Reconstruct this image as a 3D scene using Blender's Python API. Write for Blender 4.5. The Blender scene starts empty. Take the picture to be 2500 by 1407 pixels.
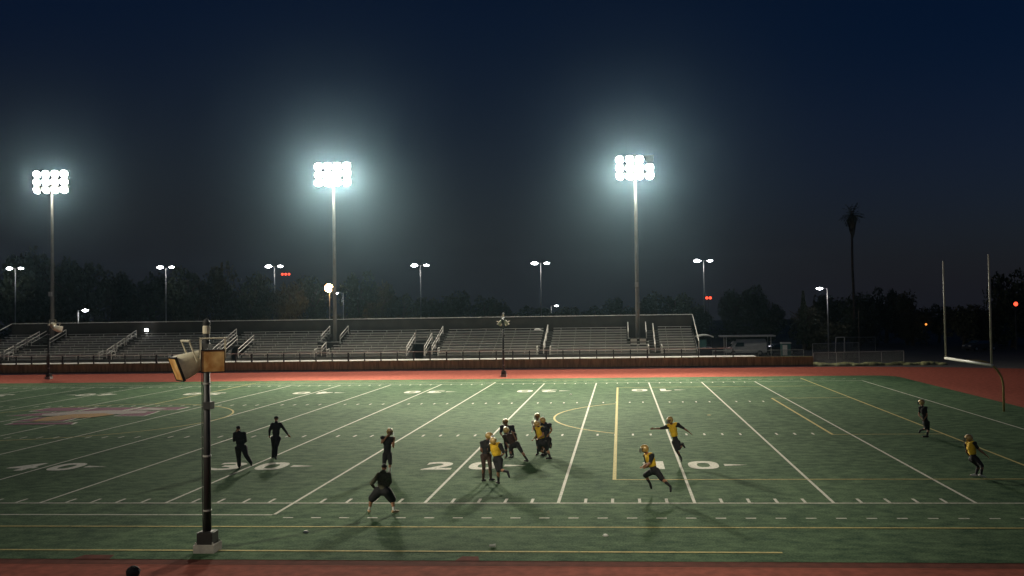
import bpy, bmesh, math, random
import numpy as np
from mathutils import Vector, Matrix

C = bpy.context.scene.collection
SC = bpy.context.scene
R = math.radians
random.seed(7)

# ------------------------------------------------------------------ camera
cam_data = bpy.data.cameras.new("camera")
cam = bpy.data.objects.new("camera", cam_data)
C.objects.link(cam)
cam_data.sensor_width = 36.0
cam_data.lens = 2199.68 / 2500 * 36.0
cam_data.shift_x = -112.41 / 2500
cam_data.clip_start = 0.5
cam_data.clip_end = 3000
yaw, pitch, roll = -0.0686, 0.0230, -0.0146
f_ = Vector((math.sin(yaw) * math.cos(pitch), math.cos(yaw) * math.cos(pitch), math.sin(pitch)))
r_ = Vector((math.cos(yaw), -math.sin(yaw), 0))
u_ = r_.cross(f_)
r2 = r_ * math.cos(roll) + u_ * math.sin(roll)
u2 = u_ * math.cos(roll) - r_ * math.sin(roll)
cam.matrix_world = Matrix(((r2.x, u2.x, -f_.x, -11.5216), (r2.y, u2.y, -f_.y, -30.479),
                           (r2.z, u2.z, -f_.z, 6.5615), (0, 0, 0, 1)))
SC.camera = cam

# ------------------------------------------------------------------ sky, exposure
world = bpy.data.worlds.new("World")
SC.world = world
world.use_nodes = True
wn = world.node_tree
bg = wn.nodes["Background"]
sky = wn.nodes.new("ShaderNodeTexSky")
sky.sky_type = 'NISHITA'
sky.sun_disc = False
sky.sun_elevation = R(-2.5)
sky.sun_rotation = R(105)
sky.air_density = 1.0
sky.dust_density = 1.0
sky.ozone_density = 3.4
tint = wn.nodes.new("ShaderNodeMix")
tint.data_type = 'RGBA'
tint.blend_type = 'MULTIPLY'
tint.inputs[0].default_value = 1.0
tint.inputs[7].default_value = (0.40, 1.15, 1.40, 1)
wn.links.new(sky.outputs[0], tint.inputs[6])
# town glow low over the horizon
gtc = wn.nodes.new("ShaderNodeTexCoord")
gsep = wn.nodes.new("ShaderNodeSeparateXYZ")
wn.links.new(gtc.outputs["Generated"], gsep.inputs[0])
grmp = wn.nodes.new("ShaderNodeValToRGB")
grmp.color_ramp.interpolation = 'EASE'
grmp.color_ramp.elements[0].position = 0.0
grmp.color_ramp.elements[0].color = (0.058, 0.062, 0.088, 1)
grmp.color_ramp.elements[1].position = 0.30
grmp.color_ramp.elements[1].color = (0.001, 0.007, 0.016, 1)
wn.links.new(gsep.outputs[2], grmp.inputs[0])
gadd = wn.nodes.new("ShaderNodeMix")
gadd.data_type = 'RGBA'
gadd.blend_type = 'ADD'
gadd.inputs[0].default_value = 1.0
wn.links.new(tint.outputs[2], gadd.inputs[6])
wn.links.new(grmp.outputs[0], gadd.inputs[7])
wn.links.new(gadd.outputs[2], bg.inputs[0])
bg.inputs[1].default_value = 0.15
SC.view_settings.view_transform = 'Standard'
SC.view_settings.look = 'None'
SC.view_settings.exposure = 0.0
SC.view_settings.gamma = 1.0
SC.render.engine = 'CYCLES'
SC.cycles.max_bounces = 6
SC.cycles.diffuse_bounces = 3
SC.cycles.glossy_bounces = 2
SC.cycles.volume_bounces = 0
SC.cycles.sample_clamp_indirect = 2.0
SC.cycles.use_denoising = True
SC.cycles.denoiser = 'OPENIMAGEDENOISE'
SC.cycles.denoising_input_passes = 'RGB_ALBEDO_NORMAL'
SC.cycles.denoising_prefilter = 'ACCURATE'

FLOOD_WATT = 56000.0
FLOOD_COL = (1.0, 0.93, 0.72)
HAZE_DENSITY = 0.00015

# ------------------------------------------------------------------ materials
def mat(name, col, rough=0.7, var=0.0, scale=8.0, col2=None, bump=0.0, metal=0.0, spec=0.5, detail=5.0, stretch=None):
    m = bpy.data.materials.new(name)
    m.use_nodes = True
    nt = m.node_tree
    b = nt.nodes["Principled BSDF"]
    b.inputs["Base Color"].default_value = (*col, 1)
    b.inputs["Roughness"].default_value = rough
    b.inputs["Metallic"].default_value = metal
    b.inputs["Specular IOR Level"].default_value = spec
    if var > 0 or col2 or bump > 0:
        tc = nt.nodes.new("ShaderNodeTexCoord")
        src = tc.outputs["Object"]
        if stretch:
            mp = nt.nodes.new("ShaderNodeMapping")
            mp.inputs["Scale"].default_value = stretch
            nt.links.new(src, mp.inputs[0])
            src = mp.outputs[0]
        n = nt.nodes.new("ShaderNodeTexNoise")
        n.inputs["Scale"].default_value = scale
        n.inputs["Detail"].default_value = detail
        nt.links.new(src, n.inputs["Vector"])
        rp = nt.nodes.new("ShaderNodeValToRGB")
        rp.color_ramp.elements[0].position = 0.33
        rp.color_ramp.elements[1].position = 0.67
        c2 = col2 or tuple(c * (1 - var) for c in col)
        rp.color_ramp.elements[0].color = (*c2, 1)
        rp.color_ramp.elements[1].color = (*(tuple(min(1, c * (1 + var)) for c in col)), 1)
        nt.links.new(n.outputs[0], rp.inputs[0])
        nt.links.new(rp.outputs[0], b.inputs["Base Color"])
        if bump > 0:
            bp = nt.nodes.new("ShaderNodeBump")
            bp.inputs["Strength"].default_value = bump
            bp.inputs["Distance"].default_value = 0.05
            nt.links.new(n.outputs[0], bp.inputs["Height"])
            nt.links.new(bp.outputs[0], b.inputs["Normal"])
    return m

def emit(name, col, strength):
    m = bpy.data.materials.new(name)
    m.use_nodes = True
    b = m.node_tree.nodes["Principled BSDF"]
    b.inputs["Base Color"].default_value = (*col, 1)
    b.inputs["Emission Color"].default_value = (*col, 1)
    b.inputs["Emission Strength"].default_value = strength
    return m

def turf_material():
    m = bpy.data.materials.new("turf")
    m.use_nodes = True
    nt = m.node_tree
    b = nt.nodes["Principled BSDF"]
    b.inputs["Roughness"].default_value = 1.0
    b.inputs["Specular IOR Level"].default_value = 0.04
    tc = nt.nodes.new("ShaderNodeTexCoord")
    def noise(sc, det, stretch=(1, 1, 1)):
        mp = nt.nodes.new("ShaderNodeMapping")
        mp.inputs["Scale"].default_value = stretch
        nt.links.new(tc.outputs["Object"], mp.inputs[0])
        n = nt.nodes.new("ShaderNodeTexNoise")
        n.inputs["Scale"].default_value = sc
        n.inputs["Detail"].default_value = det
        n.inputs["Roughness"].default_value = 0.65
        nt.links.new(mp.outputs[0], n.inputs["Vector"])
        return n
    big = noise(0.22, 3)
    mid = noise(1.5, 5, (1, 1.5, 1))
    fine = noise(16, 4)
    ramp = nt.nodes.new("ShaderNodeValToRGB")
    e = ramp.color_ramp.elements
    e[0].position, e[0].color = 0.43, (0.016, 0.044, 0.022, 1)
    e[1].position, e[1].color = 0.60, (0.082, 0.132, 0.068, 1)
    mx = nt.nodes.new("ShaderNodeMath"); mx.operation = 'MULTIPLY_ADD'
    nt.links.new(fine.outputs[0], mx.inputs[0]); mx.inputs[1].default_value = 0.40
    m2 = nt.nodes.new("ShaderNodeMath"); m2.operation = 'MULTIPLY_ADD'
    nt.links.new(mid.outputs[0], m2.inputs[0]); m2.inputs[1].default_value = 0.46
    m3 = nt.nodes.new("ShaderNodeMath"); m3.operation = 'MULTIPLY'
    nt.links.new(big.outputs[0], m3.inputs[0]); m3.inputs[1].default_value = 0.16
    nt.links.new(m3.outputs[0], m2.inputs[2])
    nt.links.new(m2.outputs[0], mx.inputs[2])
    nt.links.new(mx.outputs[0], ramp.inputs[0])
    nt.links.new(ramp.outputs[0], b.inputs["Base Color"])
    bp = nt.nodes.new("ShaderNodeBump")
    bp.inputs["Strength"].default_value = 0.5
    bp.inputs["Distance"].default_value = 0.03
    nt.links.new(fine.outputs[0], bp.inputs["Height"])
    nt.links.new(bp.outputs[0], b.inputs["Normal"])
    return m

def paint_material(name, col, worn):
    """turf paint with worn blades showing through"""
    m = bpy.data.materials.new(name)
    m.use_nodes = True
    nt = m.node_tree
    b = nt.nodes["Principled BSDF"]
    b.inputs["Roughness"].default_value = 0.9
    b.inputs["Specular IOR Level"].default_value = 0.1
    tc = nt.nodes.new("ShaderNodeTexCoord")
    n = nt.nodes.new("ShaderNodeTexNoise")
    n.inputs["Scale"].default_value = 9
    n.inputs["Detail"].default_value = 6
    nt.links.new(tc.outputs["Object"], n.inputs["Vector"])
    rp = nt.nodes.new("ShaderNodeValToRGB")
    rp.color_ramp.elements[0].position = 0.30
    rp.color_ramp.elements[0].color = (*worn, 1)
    rp.color_ramp.elements[1].position = 0.52
    rp.color_ramp.elements[1].color = (*col, 1)
    nt.links.new(n.outputs[0], rp.inputs[0])
    nt.links.new(rp.outputs[0], b.inputs["Base Color"])
    return m

M = {}
M['turf'] = turf_material()
M['white_paint'] = paint_material('white_turf_paint', (0.47, 0.45, 0.40), (0.22, 0.25, 0.18))
M['yellow_paint'] = paint_material('yellow_turf_paint', (0.40, 0.33, 0.12), (0.19, 0.19, 0.08))
M['maroon_paint'] = paint_material('maroon_turf_paint', (0.095, 0.018, 0.045), (0.05, 0.03, 0.035))
M['grey_paint'] = paint_material('grey_turf_paint', (0.20, 0.17, 0.16), (0.10, 0.10, 0.085))
M['gold_paint'] = paint_material('gold_turf_paint', (0.23, 0.13, 0.035), (0.10, 0.05, 0.05))
M['track'] = mat('track_rubber', (0.235, 0.064, 0.044), 1.0, 0.22, 3.0, bump=0.2, spec=0.03)
M['track_dark'] = mat('track_rubber_dark', (0.10, 0.03, 0.022), 1.0, 0.2, 3.0, spec=0.03)
M['track_line'] = mat('track_line_paint', (0.30, 0.085, 0.058), 1.0, spec=0.03)
M['ground'] = mat('asphalt_ground', (0.035, 0.034, 0.032), 0.9, 0.35, 0.8, bump=0.1)
M['concrete'] = mat('concrete', (0.34, 0.31, 0.27), 0.85, 0.18, 4.0)
M['pale_concrete'] = mat('pale_concrete', (0.5, 0.47, 0.42), 0.85, 0.15, 2.0)
M['brown_wall'] = mat('brown_timber', (0.25, 0.245, 0.105), 0.9, 0.35, 1.6, stretch=(2.5, 1, 0.4))
M['aluminium'] = mat('aluminium_bench', (0.72, 0.70, 0.62), 0.5, 0.12, 2.0, spec=0.5, stretch=(0.4, 6, 6))
M['rail'] = mat('pale_rail_paint', (0.66, 0.63, 0.56), 0.45, 0.08, 3.0)
M['deck'] = mat('bleacher_deck', (0.095, 0.092, 0.08), 0.8, 0.25, 1.5)
M['dark_deck'] = mat('dark_riser', (0.035, 0.034, 0.03), 0.85, 0.2, 2.0)
M['black'] = mat('black_paint', (0.018, 0.017, 0.016), 0.5, 0.3, 4.0)
M['dark_post'] = mat('dark_post_paint', (0.03, 0.029, 0.026), 0.6, 0.3, 5.0)
M['screen'] = mat('dark_windscreen', (0.040, 0.036, 0.028), 0.95, 0.25, 0.6)
M['galv'] = mat('galvanised_steel', (0.40, 0.39, 0.36), 0.5, 0.18, 3.0, metal=0.3, stretch=(2, 2, 0.3))
M['pole_steel'] = mat('weathered_pole_steel', (0.21, 0.20, 0.175), 0.7, 0.25, 3.0, stretch=(2, 2, 0.3))
M['cream'] = mat('cream_speaker_shell', (0.62, 0.56, 0.42), 0.55, 0.14, 6.0)
M['rust'] = mat('rusty_grille', (0.78, 0.52, 0.20), 0.75, 0.12, 1.9, col2=(0.42, 0.15, 0.018))
M['post_yellow'] = mat('goalpost_yellow', (0.38, 0.28, 0.09), 0.6, 0.1, 4.0)
M['post_white'] = mat('goalpost_white', (0.80, 0.78, 0.70), 0.4, 0.05, 4.0)
M['upright'] = mat('upright_paint', (0.50, 0.46, 0.36), 0.5, 0.08, 4.0)
M['lens'] = emit('floodlight_glass', (1.0, 0.95, 0.82), 740.0)
M['lens_weak'] = emit('floodlight_glass_weak', (1.0, 0.95, 0.82), 270.0)
M['dead_lens'] = mat('dead_floodlight_glass', (0.3, 0.3, 0.3), 0.2, 0.1, 4.0)
M['lot_lens'] = emit('lot_lamp_glass', (0.95, 0.95, 1.0), 45.0)
M['lot_lens_dim'] = emit('lot_lamp_glass_dim', (0.95, 0.95, 1.0), 28.0)
M['warm_lens'] = emit('sodium_lamp_glass', (1.0, 0.55, 0.22), 70.0)
M['red_lens'] = emit('red_lamp_glass', (1.0, 0.07, 0.03), 3.0)
M['amber_lens'] = emit('amber_lamp_glass', (1.0, 0.32, 0.05), 1.6)
M['leaf'] = mat('dark_foliage', (0.040, 0.052, 0.024), 0.85, 0.45, 0.9)
M['leaf_b'] = mat('olive_foliage', (0.055, 0.055, 0.026), 0.85, 0.45, 0.9)
M['bark'] = mat('bark', (0.07, 0.052, 0.038), 0.9, 0.3, 3.0)
M['dry_frond'] = mat('dry_frond', (0.07, 0.055, 0.03), 0.9, 0.3, 3.0)
M['white_car'] = mat('white_vehicle_paint', (0.62, 0.61, 0.57), 0.35, 0.06, 2.0)
M['dark_car'] = mat('dark_vehicle_paint', (0.04, 0.04, 0.045), 0.3, 0.1, 2.0)
M['glass'] = mat('vehicle_glass', (0.03, 0.06, 0.06), 0.08, 0.1, 2.0)
M['tyre'] = mat('tyre_rubber', (0.015, 0.015, 0.015), 0.85, 0.2, 6.0)
M['net'] = mat('net_cord', (0.20, 0.20, 0.18), 0.8, 0.1, 3.0)
M['mesh_wire'] = mat('fence_wire', (0.20, 0.21, 0.18), 0.6, 0.1, 3.0)
M['teal'] = mat('teal_panel', (0.06, 0.17, 0.15), 0.5, 0.1, 3.0)
M['skin_a'] = mat('brown_skin', (0.36, 0.17, 0.09), 0.6, 0.1, 12.0)
M['skin_b'] = mat('deep_brown_skin', (0.20, 0.095, 0.055), 0.6, 0.1, 12.0)
M['black_cloth'] = mat('black_cloth', (0.014, 0.014, 0.015), 0.85, 0.3, 14.0)
M['navy_cloth'] = mat('dark_navy_cloth', (0.018, 0.021, 0.028), 0.8, 0.3, 14.0)
M['brown_cloth'] = mat('dark_brown_cloth', (0.040, 0.022, 0.016), 0.85, 0.3, 14.0)
M['olive_cloth'] = mat('olive_grey_cloth', (0.085, 0.082, 0.050), 0.9, 0.3, 14.0)
M['yellow_cloth'] = mat('yellow_mesh_cloth', (0.82, 0.50, 0.025), 0.8, 0.15, 18.0)
M['gold'] = mat('gold_helmet_paint', (0.60, 0.37, 0.10), 0.38, 0.08, 6.0, metal=0.2, spec=1.0)
M['gold'].node_tree.nodes['Principled BSDF'].inputs['Coat Weight'].default_value = 1.0
M['gold'].node_tree.nodes['Principled BSDF'].inputs['Coat Roughness'].default_value = 0.25
M['white_cloth'] = mat('white_cloth', (0.62, 0.60, 0.55), 0.8, 0.08, 14.0)
M['tan_shoe'] = mat('tan_shoe', (0.50, 0.32, 0.16), 0.6, 0.2, 10.0)
M['facemask'] = mat('facemask_steel', (0.03, 0.03, 0.03), 0.4)
M['hair'] = mat('black_hair', (0.010, 0.009, 0.008), 0.75, 0.3, 20.0)
M['ball'] = mat('leather_ball', (0.20, 0.075, 0.03), 0.55, 0.15, 20.0)

# ------------------------------------------------------------------ mesh helpers
class MB:
    def __init__(s):
        s.v = []; s.f = []
    def add(s, vs, fs):
        o = len(s.v)
        s.v += [tuple(v) for v in vs]
        s.f += [tuple(i + o for i in f) for f in fs]
        return s
    def box(s, x0, x1, y0, y1, z0, z1):
        vs = [(x, y, z) for z in (z0, z1) for y in (y0, y1) for x in (x0, x1)]
        return s.add(vs, [(0, 2, 3, 1), (4, 5, 7, 6), (0, 1, 5, 4), (2, 6, 7, 3), (0, 4, 6, 2), (1, 3, 7, 5)])
    def tube(s, pts, r, n=8, cap=True):
        pts = [Vector(p) for p in pts]
        rs = r if isinstance(r, (list, tuple)) else [r] * len(pts)
        rings = []
        ref = None
        for i, p in enumerate(pts):
            t = (pts[min(i + 1, len(pts) - 1)] - pts[max(i - 1, 0)]).normalized()
            if ref is None:
                ref = Vector((0, 0, 1)) if abs(t.z) < 0.9 else Vector((1, 0, 0))
            a = (ref - t * ref.dot(t)).normalized()
            ref = a
            b = t.cross(a)
            rings.append([p + (a * math.cos(k * 2 * math.pi / n) + b * math.sin(k * 2 * math.pi / n)) * rs[i] for k in range(n)])
        vs = [v for rg in rings for v in rg]
        fs = []
        for i in range(len(pts) - 1):
            for k in range(n):
                k2 = (k + 1) % n
                fs.append((i * n + k, i * n + k2, (i + 1) * n + k2, (i + 1) * n + k))
        if cap:
            fs.append(tuple(range(n - 1, -1, -1)))
            fs.append(tuple(range((len(pts) - 1) * n, len(pts) * n)))
        return s.add(vs, fs)
    def bar(s, p, q, w, h=None):
        """square section bar"""
        h = h or w
        p = Vector(p); q = Vector(q)
        t = (q - p).normalized()
        ref = Vector((0, 0, 1)) if abs(t.z) < 0.9 else Vector((0, 1, 0))
        a = t.cross(ref).normalized(); b = a.cross(t)
        vs = [e + a * sx * w / 2 + b * sz * h / 2 for e in (p, q) for sx, sz in ((-1, -1), (1, -1), (1, 1), (-1, 1))]
        return s.add(vs, [(0, 1, 2, 3), (7, 6, 5, 4), (0, 4, 5, 1), (1, 5, 6, 2), (2, 6, 7, 3), (3, 7, 4, 0)])
    def lathe(s, prof, n=16, base=(0, 0, 0), axis=(0, 0, 1), cap=True):
        """prof: list of (radius, height along axis)"""
        ax = Vector(axis).normalized()
        ref = Vector((1, 0, 0)) if abs(ax.x) < 0.9 else Vector((0, 1, 0))
        a = (ref - ax * ref.dot(ax)).normalized(); b = ax.cross(a)
        base = Vector(base)
        vs = [base + ax * h + (a * math.cos(k * 2 * math.pi / n) + b * math.sin(k * 2 * math.pi / n)) * r for r, h in prof for k in range(n)]
        fs = []
        for i in range(len(prof) - 1):
            for k in range(n):
                k2 = (k + 1) % n
                fs.append((i * n + k, i * n + k2, (i + 1) * n + k2, (i + 1) * n + k))
        if cap:
            fs.append(tuple(range(n - 1, -1, -1)))
            fs.append(tuple(range((len(prof) - 1) * n, len(prof) * n)))
        return s.add(vs, fs)
    def ell(s, c, ax, n=14, m=9):
        """ellipsoid: centre, 3 axis vectors"""
        c = Vector(c); A, B, D = [Vector(a) for a in ax]
        vs = [c - D]
        for i in range(1, m):
            th = math.pi * i / m
            for k in range(n):
                ph = 2 * math.pi * k / n
                vs.append(c + (A * math.cos(ph) + B * math.sin(ph)) * math.sin(th) - D * math.cos(th))
        vs.append(c + D)
        fs = []
        for k in range(n):
            fs.append((0, 1 + (k + 1) % n, 1 + k))
        for i in range(m - 2):
            for k in range(n):
                k2 = (k + 1) % n
                fs.append((1 + i * n + k, 1 + i * n + k2, 1 + (i + 1) * n + k2, 1 + (i + 1) * n + k))
        l = len(vs) - 1
        for k in range(n):
            fs.append((l, 1 + (m - 2) * n + k, 1 + (m - 2) * n + (k + 1) % n))
        return s.add(vs, fs)
    def sph(s, c, r, n=12, m=8):
        return s.ell(c, ((r, 0, 0), (0, r, 0), (0, 0, r)), n, m)
    def cap(s, p, r0, q, r1, n=10):
        """tapered capsule"""
        p = Vector(p); q = Vector(q)
        t = q - p
        L = t.length
        if L < 1e-4:
            return s.sph(p, max(r0, r1))
        t /= L
        prof = []
        for k in range(4):
            a = math.pi / 2 * (1 - k / 4)
            prof.append((max(r0 * math.cos(a), 0.0006), -r0 * math.sin(a)))
        prof.append((r0, 0)); prof.append((r1, L))
        for k in range(1, 5):
            a = math.pi / 2 * k / 4
            prof.append((max(r1 * math.cos(a), 0.0006), L + r1 * math.sin(a)))
        return s.lathe(prof, n, p, t)
    def poly(s, pts, z):
        return s.add([(x, y, z) for x, y in pts], [tuple(range(len(pts)))])
    def mesh(s, name, mats, smooth=False):
        me = bpy.data.meshes.new(name)
        me.from_pydata(s.v, [], s.f)
        for m in (mats if isinstance(mats, (list, tuple)) else [mats]):
            me.materials.append(m)
        if smooth:
            for p in me.polygons:
                p.use_smooth = True
        me.update()
        return me

def link(name, me, parent=None, loc=None):
    o = bpy.data.objects.new(name, me)
    C.objects.link(o)
    if parent:
        o.parent = parent
    if loc:
        o.location = loc
    return o
def obj(name, mb, m, parent=None, smooth=False, loc=None):
    return link(name, mb.mesh(name, m, smooth), parent, loc)
def tag(o, label=None, cat=None, group=None, kind=None):
    if label: o['label'] = label
    if cat: o['category'] = cat
    if group: o['group'] = group
    if kind: o['kind'] = kind
    return o
def thing(name, label, cat, loc=(0, 0, 0), rz=0, group=None):
    o = bpy.data.objects.new(name, None)
    C.objects.link(o)
    o.location = loc
    o.rotation_euler = (0, 0, rz)
    o.empty_display_size = 0.3
    return tag(o, label, cat, group)
def dup(root, loc, rz=0, label=None, scale=None):
    def cp(o, par):
        c = o.copy(); C.objects.link(c)
        if par is not None: c.parent = par
        for ch in [x for x in SC.objects if x.parent == o]:
            cp(ch, c)
        return c
    r = cp(root, None)
    r.location = loc; r.rotation_euler = (0, 0, rz)
    if scale: r.scale = scale
    if label: r['label'] = label
    return r
def struct(name, mb, m, smooth=False):
    return tag(obj(name, mb, m, None, smooth), kind='structure')

# ------------------------------------------------------------------ ground, track, turf
struct('ground', MB().poly([(-420, -60), (420, -60), (420, 400), (-420, 400)], -0.03), M['ground'])

def stadium(cx0, cx1, y0, y1, n=40):
    cy = (y0 + y1) / 2; r = (y1 - y0) / 2
    pts = [(cx1 + r * math.sin(math.pi * k / n), cy - r * math.cos(math.pi * k / n)) for k in range(n + 1)]
    pts += [(cx0 - r * math.sin(math.pi * k / n), cy + r * math.cos(math.pi * k / n)) for k in range(n + 1)]
    return pts
TX0, TX1 = -97.8, 6.4
struct('running_track', MB().poly(stadium(TX0, TX1, -19.6, 67.2), -0.012), M['track'])
tl = MB()
def ring(mb, pts, w, z):
    n = len(pts)
    vs = []
    for i in range(n):
        a = Vector(pts[i - 1]); b = Vector(pts[i]); c = Vector(pts[(i + 1) % n])
        t = (c - a).normalized(); nn = Vector((-t.y, t.x))
        vs += [(*(b + nn * w / 2), z), (*(b - nn * w / 2), z)]
    mb.add(vs, [(2 * i, 2 * i + 1, (2 * ((i + 1) % n)) + 1, 2 * ((i + 1) % n)) for i in range(n)])
for k in range(10):
    o = 0.5 + 1.22 * k
    ring(tl, stadium(TX0, TX1, -6.95 - o, 54.5 + o), 0.05, -0.008)
struct('track_lane_lines', tl, M['track_line'])
db = MB()
db.poly([(-104.8, -7.42), (13.4, -7.42), (13.4, -6.9), (-104.8, -6.9)], -0.007)
struct('track_kerb_strip', db, M['track_dark'])
def rrect(x0, x1, y0, y1, r, n=8):
    pts = []
    for cx, cy, a0 in ((x1 - r, y0 + r, -90), (x1 - r, y1 - r, 0), (x0 + r, y1 - r, 90), (x0 + r, y0 + r, 180)):
        for k in range(n + 1):
            a = R(a0 + 90 * k / n)
            pts.append((cx + r * math.cos(a), cy + r * math.sin(a)))
    return pts
struct('turf_field', MB().poly(rrect(-104.8, 13.4, -6.95, 54.5, 2.2), 0.0), M['turf'])
rp = MB()
for x0, x1 in ((-26.4, -25.35), (-15.95, -15.3)):
    rp.poly([(x0, -6.96), (x1, -6.96), (x1 - 0.1, -6.55), (x0 + 0.12, -6.55)], 0.004)
struct('rubber_pads', rp, M['track_dark'])

# ------------------------------------------------------------------ field markings
YD = 0.9144
W = 48.768
ln = MB()
def rect(mb, x0, x1, y0, y1, z):
    mb.poly([(x0, y0), (x1, y0), (x1, y1), (x0, y1)], z)
lw = 0.105
for n in range(0, 101, 5):
    x = -n * YD
    ext = 1.75 if (25 <= n <= 75) and n in (25, 75) else 0
    rect(ln, x - lw / 2, x + lw / 2, -ext + 0.052, W + ext - 0.052, 0.004)
rect(ln, 9.144 - 0.05, 9.144 + 0.05, 0.052, W - 0.052, 0.004)
rect(ln, -100.6 - 0.05, -100.6 + 0.05, 0.052, W - 0.052, 0.004)
for y in (0, W):
    rect(ln, -100.6, 9.194, y - 0.05, y + 0.05, 0.008)
rect(ln, -75 * YD, -25 * YD - 0.05, -1.80, -1.70, 0.004)
rect(ln, -75 * YD, -25 * YD - 0.05, W + 1.70, W + 1.80, 0.004)
for n in range(1, 100):
    if n % 5 == 0: continue
    x = -n * YD
    for y0, y1 in ((0.10, 0.72), (W - 0.72, W - 0.10), (16.1, 16.7), (W - 16.7, W - 16.1)):
        rect(ln, x - 0.05, x + 0.05, y0, y1, 0.004)
x = -22.4
while x < 11.5:
    rect(ln, x, x + 0.32, -2.19, -2.09, 0.004)
    x += 0.915
x = -19.5
while x < 9.0:
    rect(ln, x, x + 0.3, W + 2.09, W + 2.19, 0.004)
    x += 0.915
struct('white_field_lines', ln, M['white_paint'])

yl = MB()
ZY = 0.012
def yrect(x0, x1, y0, y1): rect(yl, x0, x1, y0, y1, ZY)
YT0, YT1 = -3.36, 52.1
yrect(-104.0, 13.2, YT0 - 0.05, YT0 + 0.05)
yrect(-104.0, 4.5, YT1 - 0.05, YT1 + 0.05)
yrect(-100.0, -7.34, -6.14, -6.03)
for s in (0, 1):
    fx = (lambda v: v) if s == 0 else (lambda v: -91.44 - v)
    def xr(a, b, y0, y1):
        a, b = sorted((fx(a), fx(b))); yrect(a, b, y0, y1)
    xr(4.49, 4.61, YT0 + 0.05, YT1 - 0.05)
    xr(-11.92, -11.78, 4.08, 43.98)
    xr(-11.78, 4.49, 4.08, 4.18)
    xr(-11.78, 4.49, 43.88, 43.98)
    xr(-0.99, -0.86, 16.0, 34.4)
    xr(-0.86, 4.49, 16.0, 16.1)
    xr(-0.86, 4.49, 34.3, 34.4)
    # arc
    cx, cy, rr = -6.45, 24.2, 9.15
    amax = math.acos(5.5 / rr)
    A = [math.pi - amax + 2 * amax * k / 40 for k in range(41)]
    vs = []
    for a in A:
        for r in (rr - 0.06, rr + 0.06):
            vs.append((fx(cx + r * math.cos(a)), cy + r * math.sin(a), ZY))
    yl.add(vs, [(2 * i, 2 * i + 1, 2 * i + 3, 2 * i + 2) for i in range(40)])
    yl.poly([(fx(-6.28 + 0.13 * math.cos(k * math.pi / 6)), 24.6 + 0.13 * math.sin(k * math.pi / 6)) for k in range(12)], ZY)
vs = []
for k in range(64):
    a = 2 * math.pi * k / 64
    for r in (9.09, 9.21):
        vs.append((-45.72 + r * math.cos(a), 24.4 + r * math.sin(a), ZY))
yl.add(vs, [(2 * i, 2 * i + 1, 2 * ((i + 1) % 64) + 1, 2 * ((i + 1) % 64)) for i in range(64)])
yrect(-45.77, -45.67, YT0 + 0.05, 15.1)
yrect(-45.77, -45.67, 33.7, YT1 - 0.05)
struct('yellow_field_lines', yl, M['yellow_paint'])

# yard numbers
num = MB()
def glyph(ch):
    cu = bpy.data.curves.new('glyph', 'FONT')
    cu.body = ch; cu.size = 1.0; cu.offset = 0.028; cu.resolution_u = 6; cu.fill_mode = 'FRONT'
    o = bpy.data.objects.new('glyph', cu)
    C.objects.link(o)
    dg = bpy.context.evaluated_depsgraph_get()
    me = bpy.data.meshes.new_from_object(o.evaluated_get(dg))
    v = np.array([tuple(p.co) for p in me.vertices]); fs = [tuple(p.vertices) for p in me.polygons]
    C.objects.unlink(o); bpy.data.objects.remove(o); bpy.data.curves.remove(cu); bpy.data.meshes.remove(me)
    mn, mx = v.min(0), v.max(0)
    v = (v - mn) / np.maximum(mx - mn, 1e-6)
    return v, fs
G = {c: glyph(c) for c in '2345'}
def oval():
    vs = []; N = 28
    for k in range(N):
        a = 2 * math.pi * k / N
        c, s = math.cos(a), math.sin(a)
        e = 0.75
        ox, oy = 0.5 + 0.5 * math.copysign(abs(c) ** e, c), 0.5 + 0.5 * math.copysign(abs(s) ** e, s)
        ix, iy = 0.5 + 0.21 * math.copysign(abs(c) ** e, c), 0.5 + 0.27 * math.copysign(abs(s) ** e, s)
        vs += [(ox, oy, 0), (ix, iy, 0)]
    return np.array(vs), [(2 * i, 2 * i + 1, 2 * ((i + 1) % N) + 1, 2 * ((i + 1) % N)) for i in range(N)]
G['0'] = oval()
G['1'] = (np.array([(0.22, 1, 0), (0.72, 1, 0), (0.72, 0, 0), (0.36, 0, 0), (0.36, 0.72, 0), (0.02, 0.72, 0), (0.02, 0.80, 0)]), [(6, 5, 4, 0), (0, 4, 3, 2, 1)])
def put(ch, cx, cy, flip, w=1.25, h=1.85):
    v, fs = G[ch]
    sgn = -1 if flip else 1
    vs = [(cx + sgn * (p[0] - 0.5) * w, cy + sgn * (p[1] - 0.5) * h, 0.010) for p in v]
    num.add(vs, fs)
for n in list(range(10, 100, 10)):
    t = str(n if n <= 50 else 100 - n)
    x = -n * YD
    for flip, cy in ((False, 7.3), (True, W - 7.3)):
        s = -1 if flip else 1
        put(t[0], x - s * 0.95, cy, flip)
        put(t[1], x + s * 0.95, cy, flip)
        if n != 50:
            d = 1 if n < 50 else -1
            num.poly([(x + d * 1.80, cy - 0.22), (x + d * 1.80, cy + 0.22), (x + d * 2.75, cy)], 0.010)
struct('yard_numbers', num, M['white_paint'])

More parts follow.
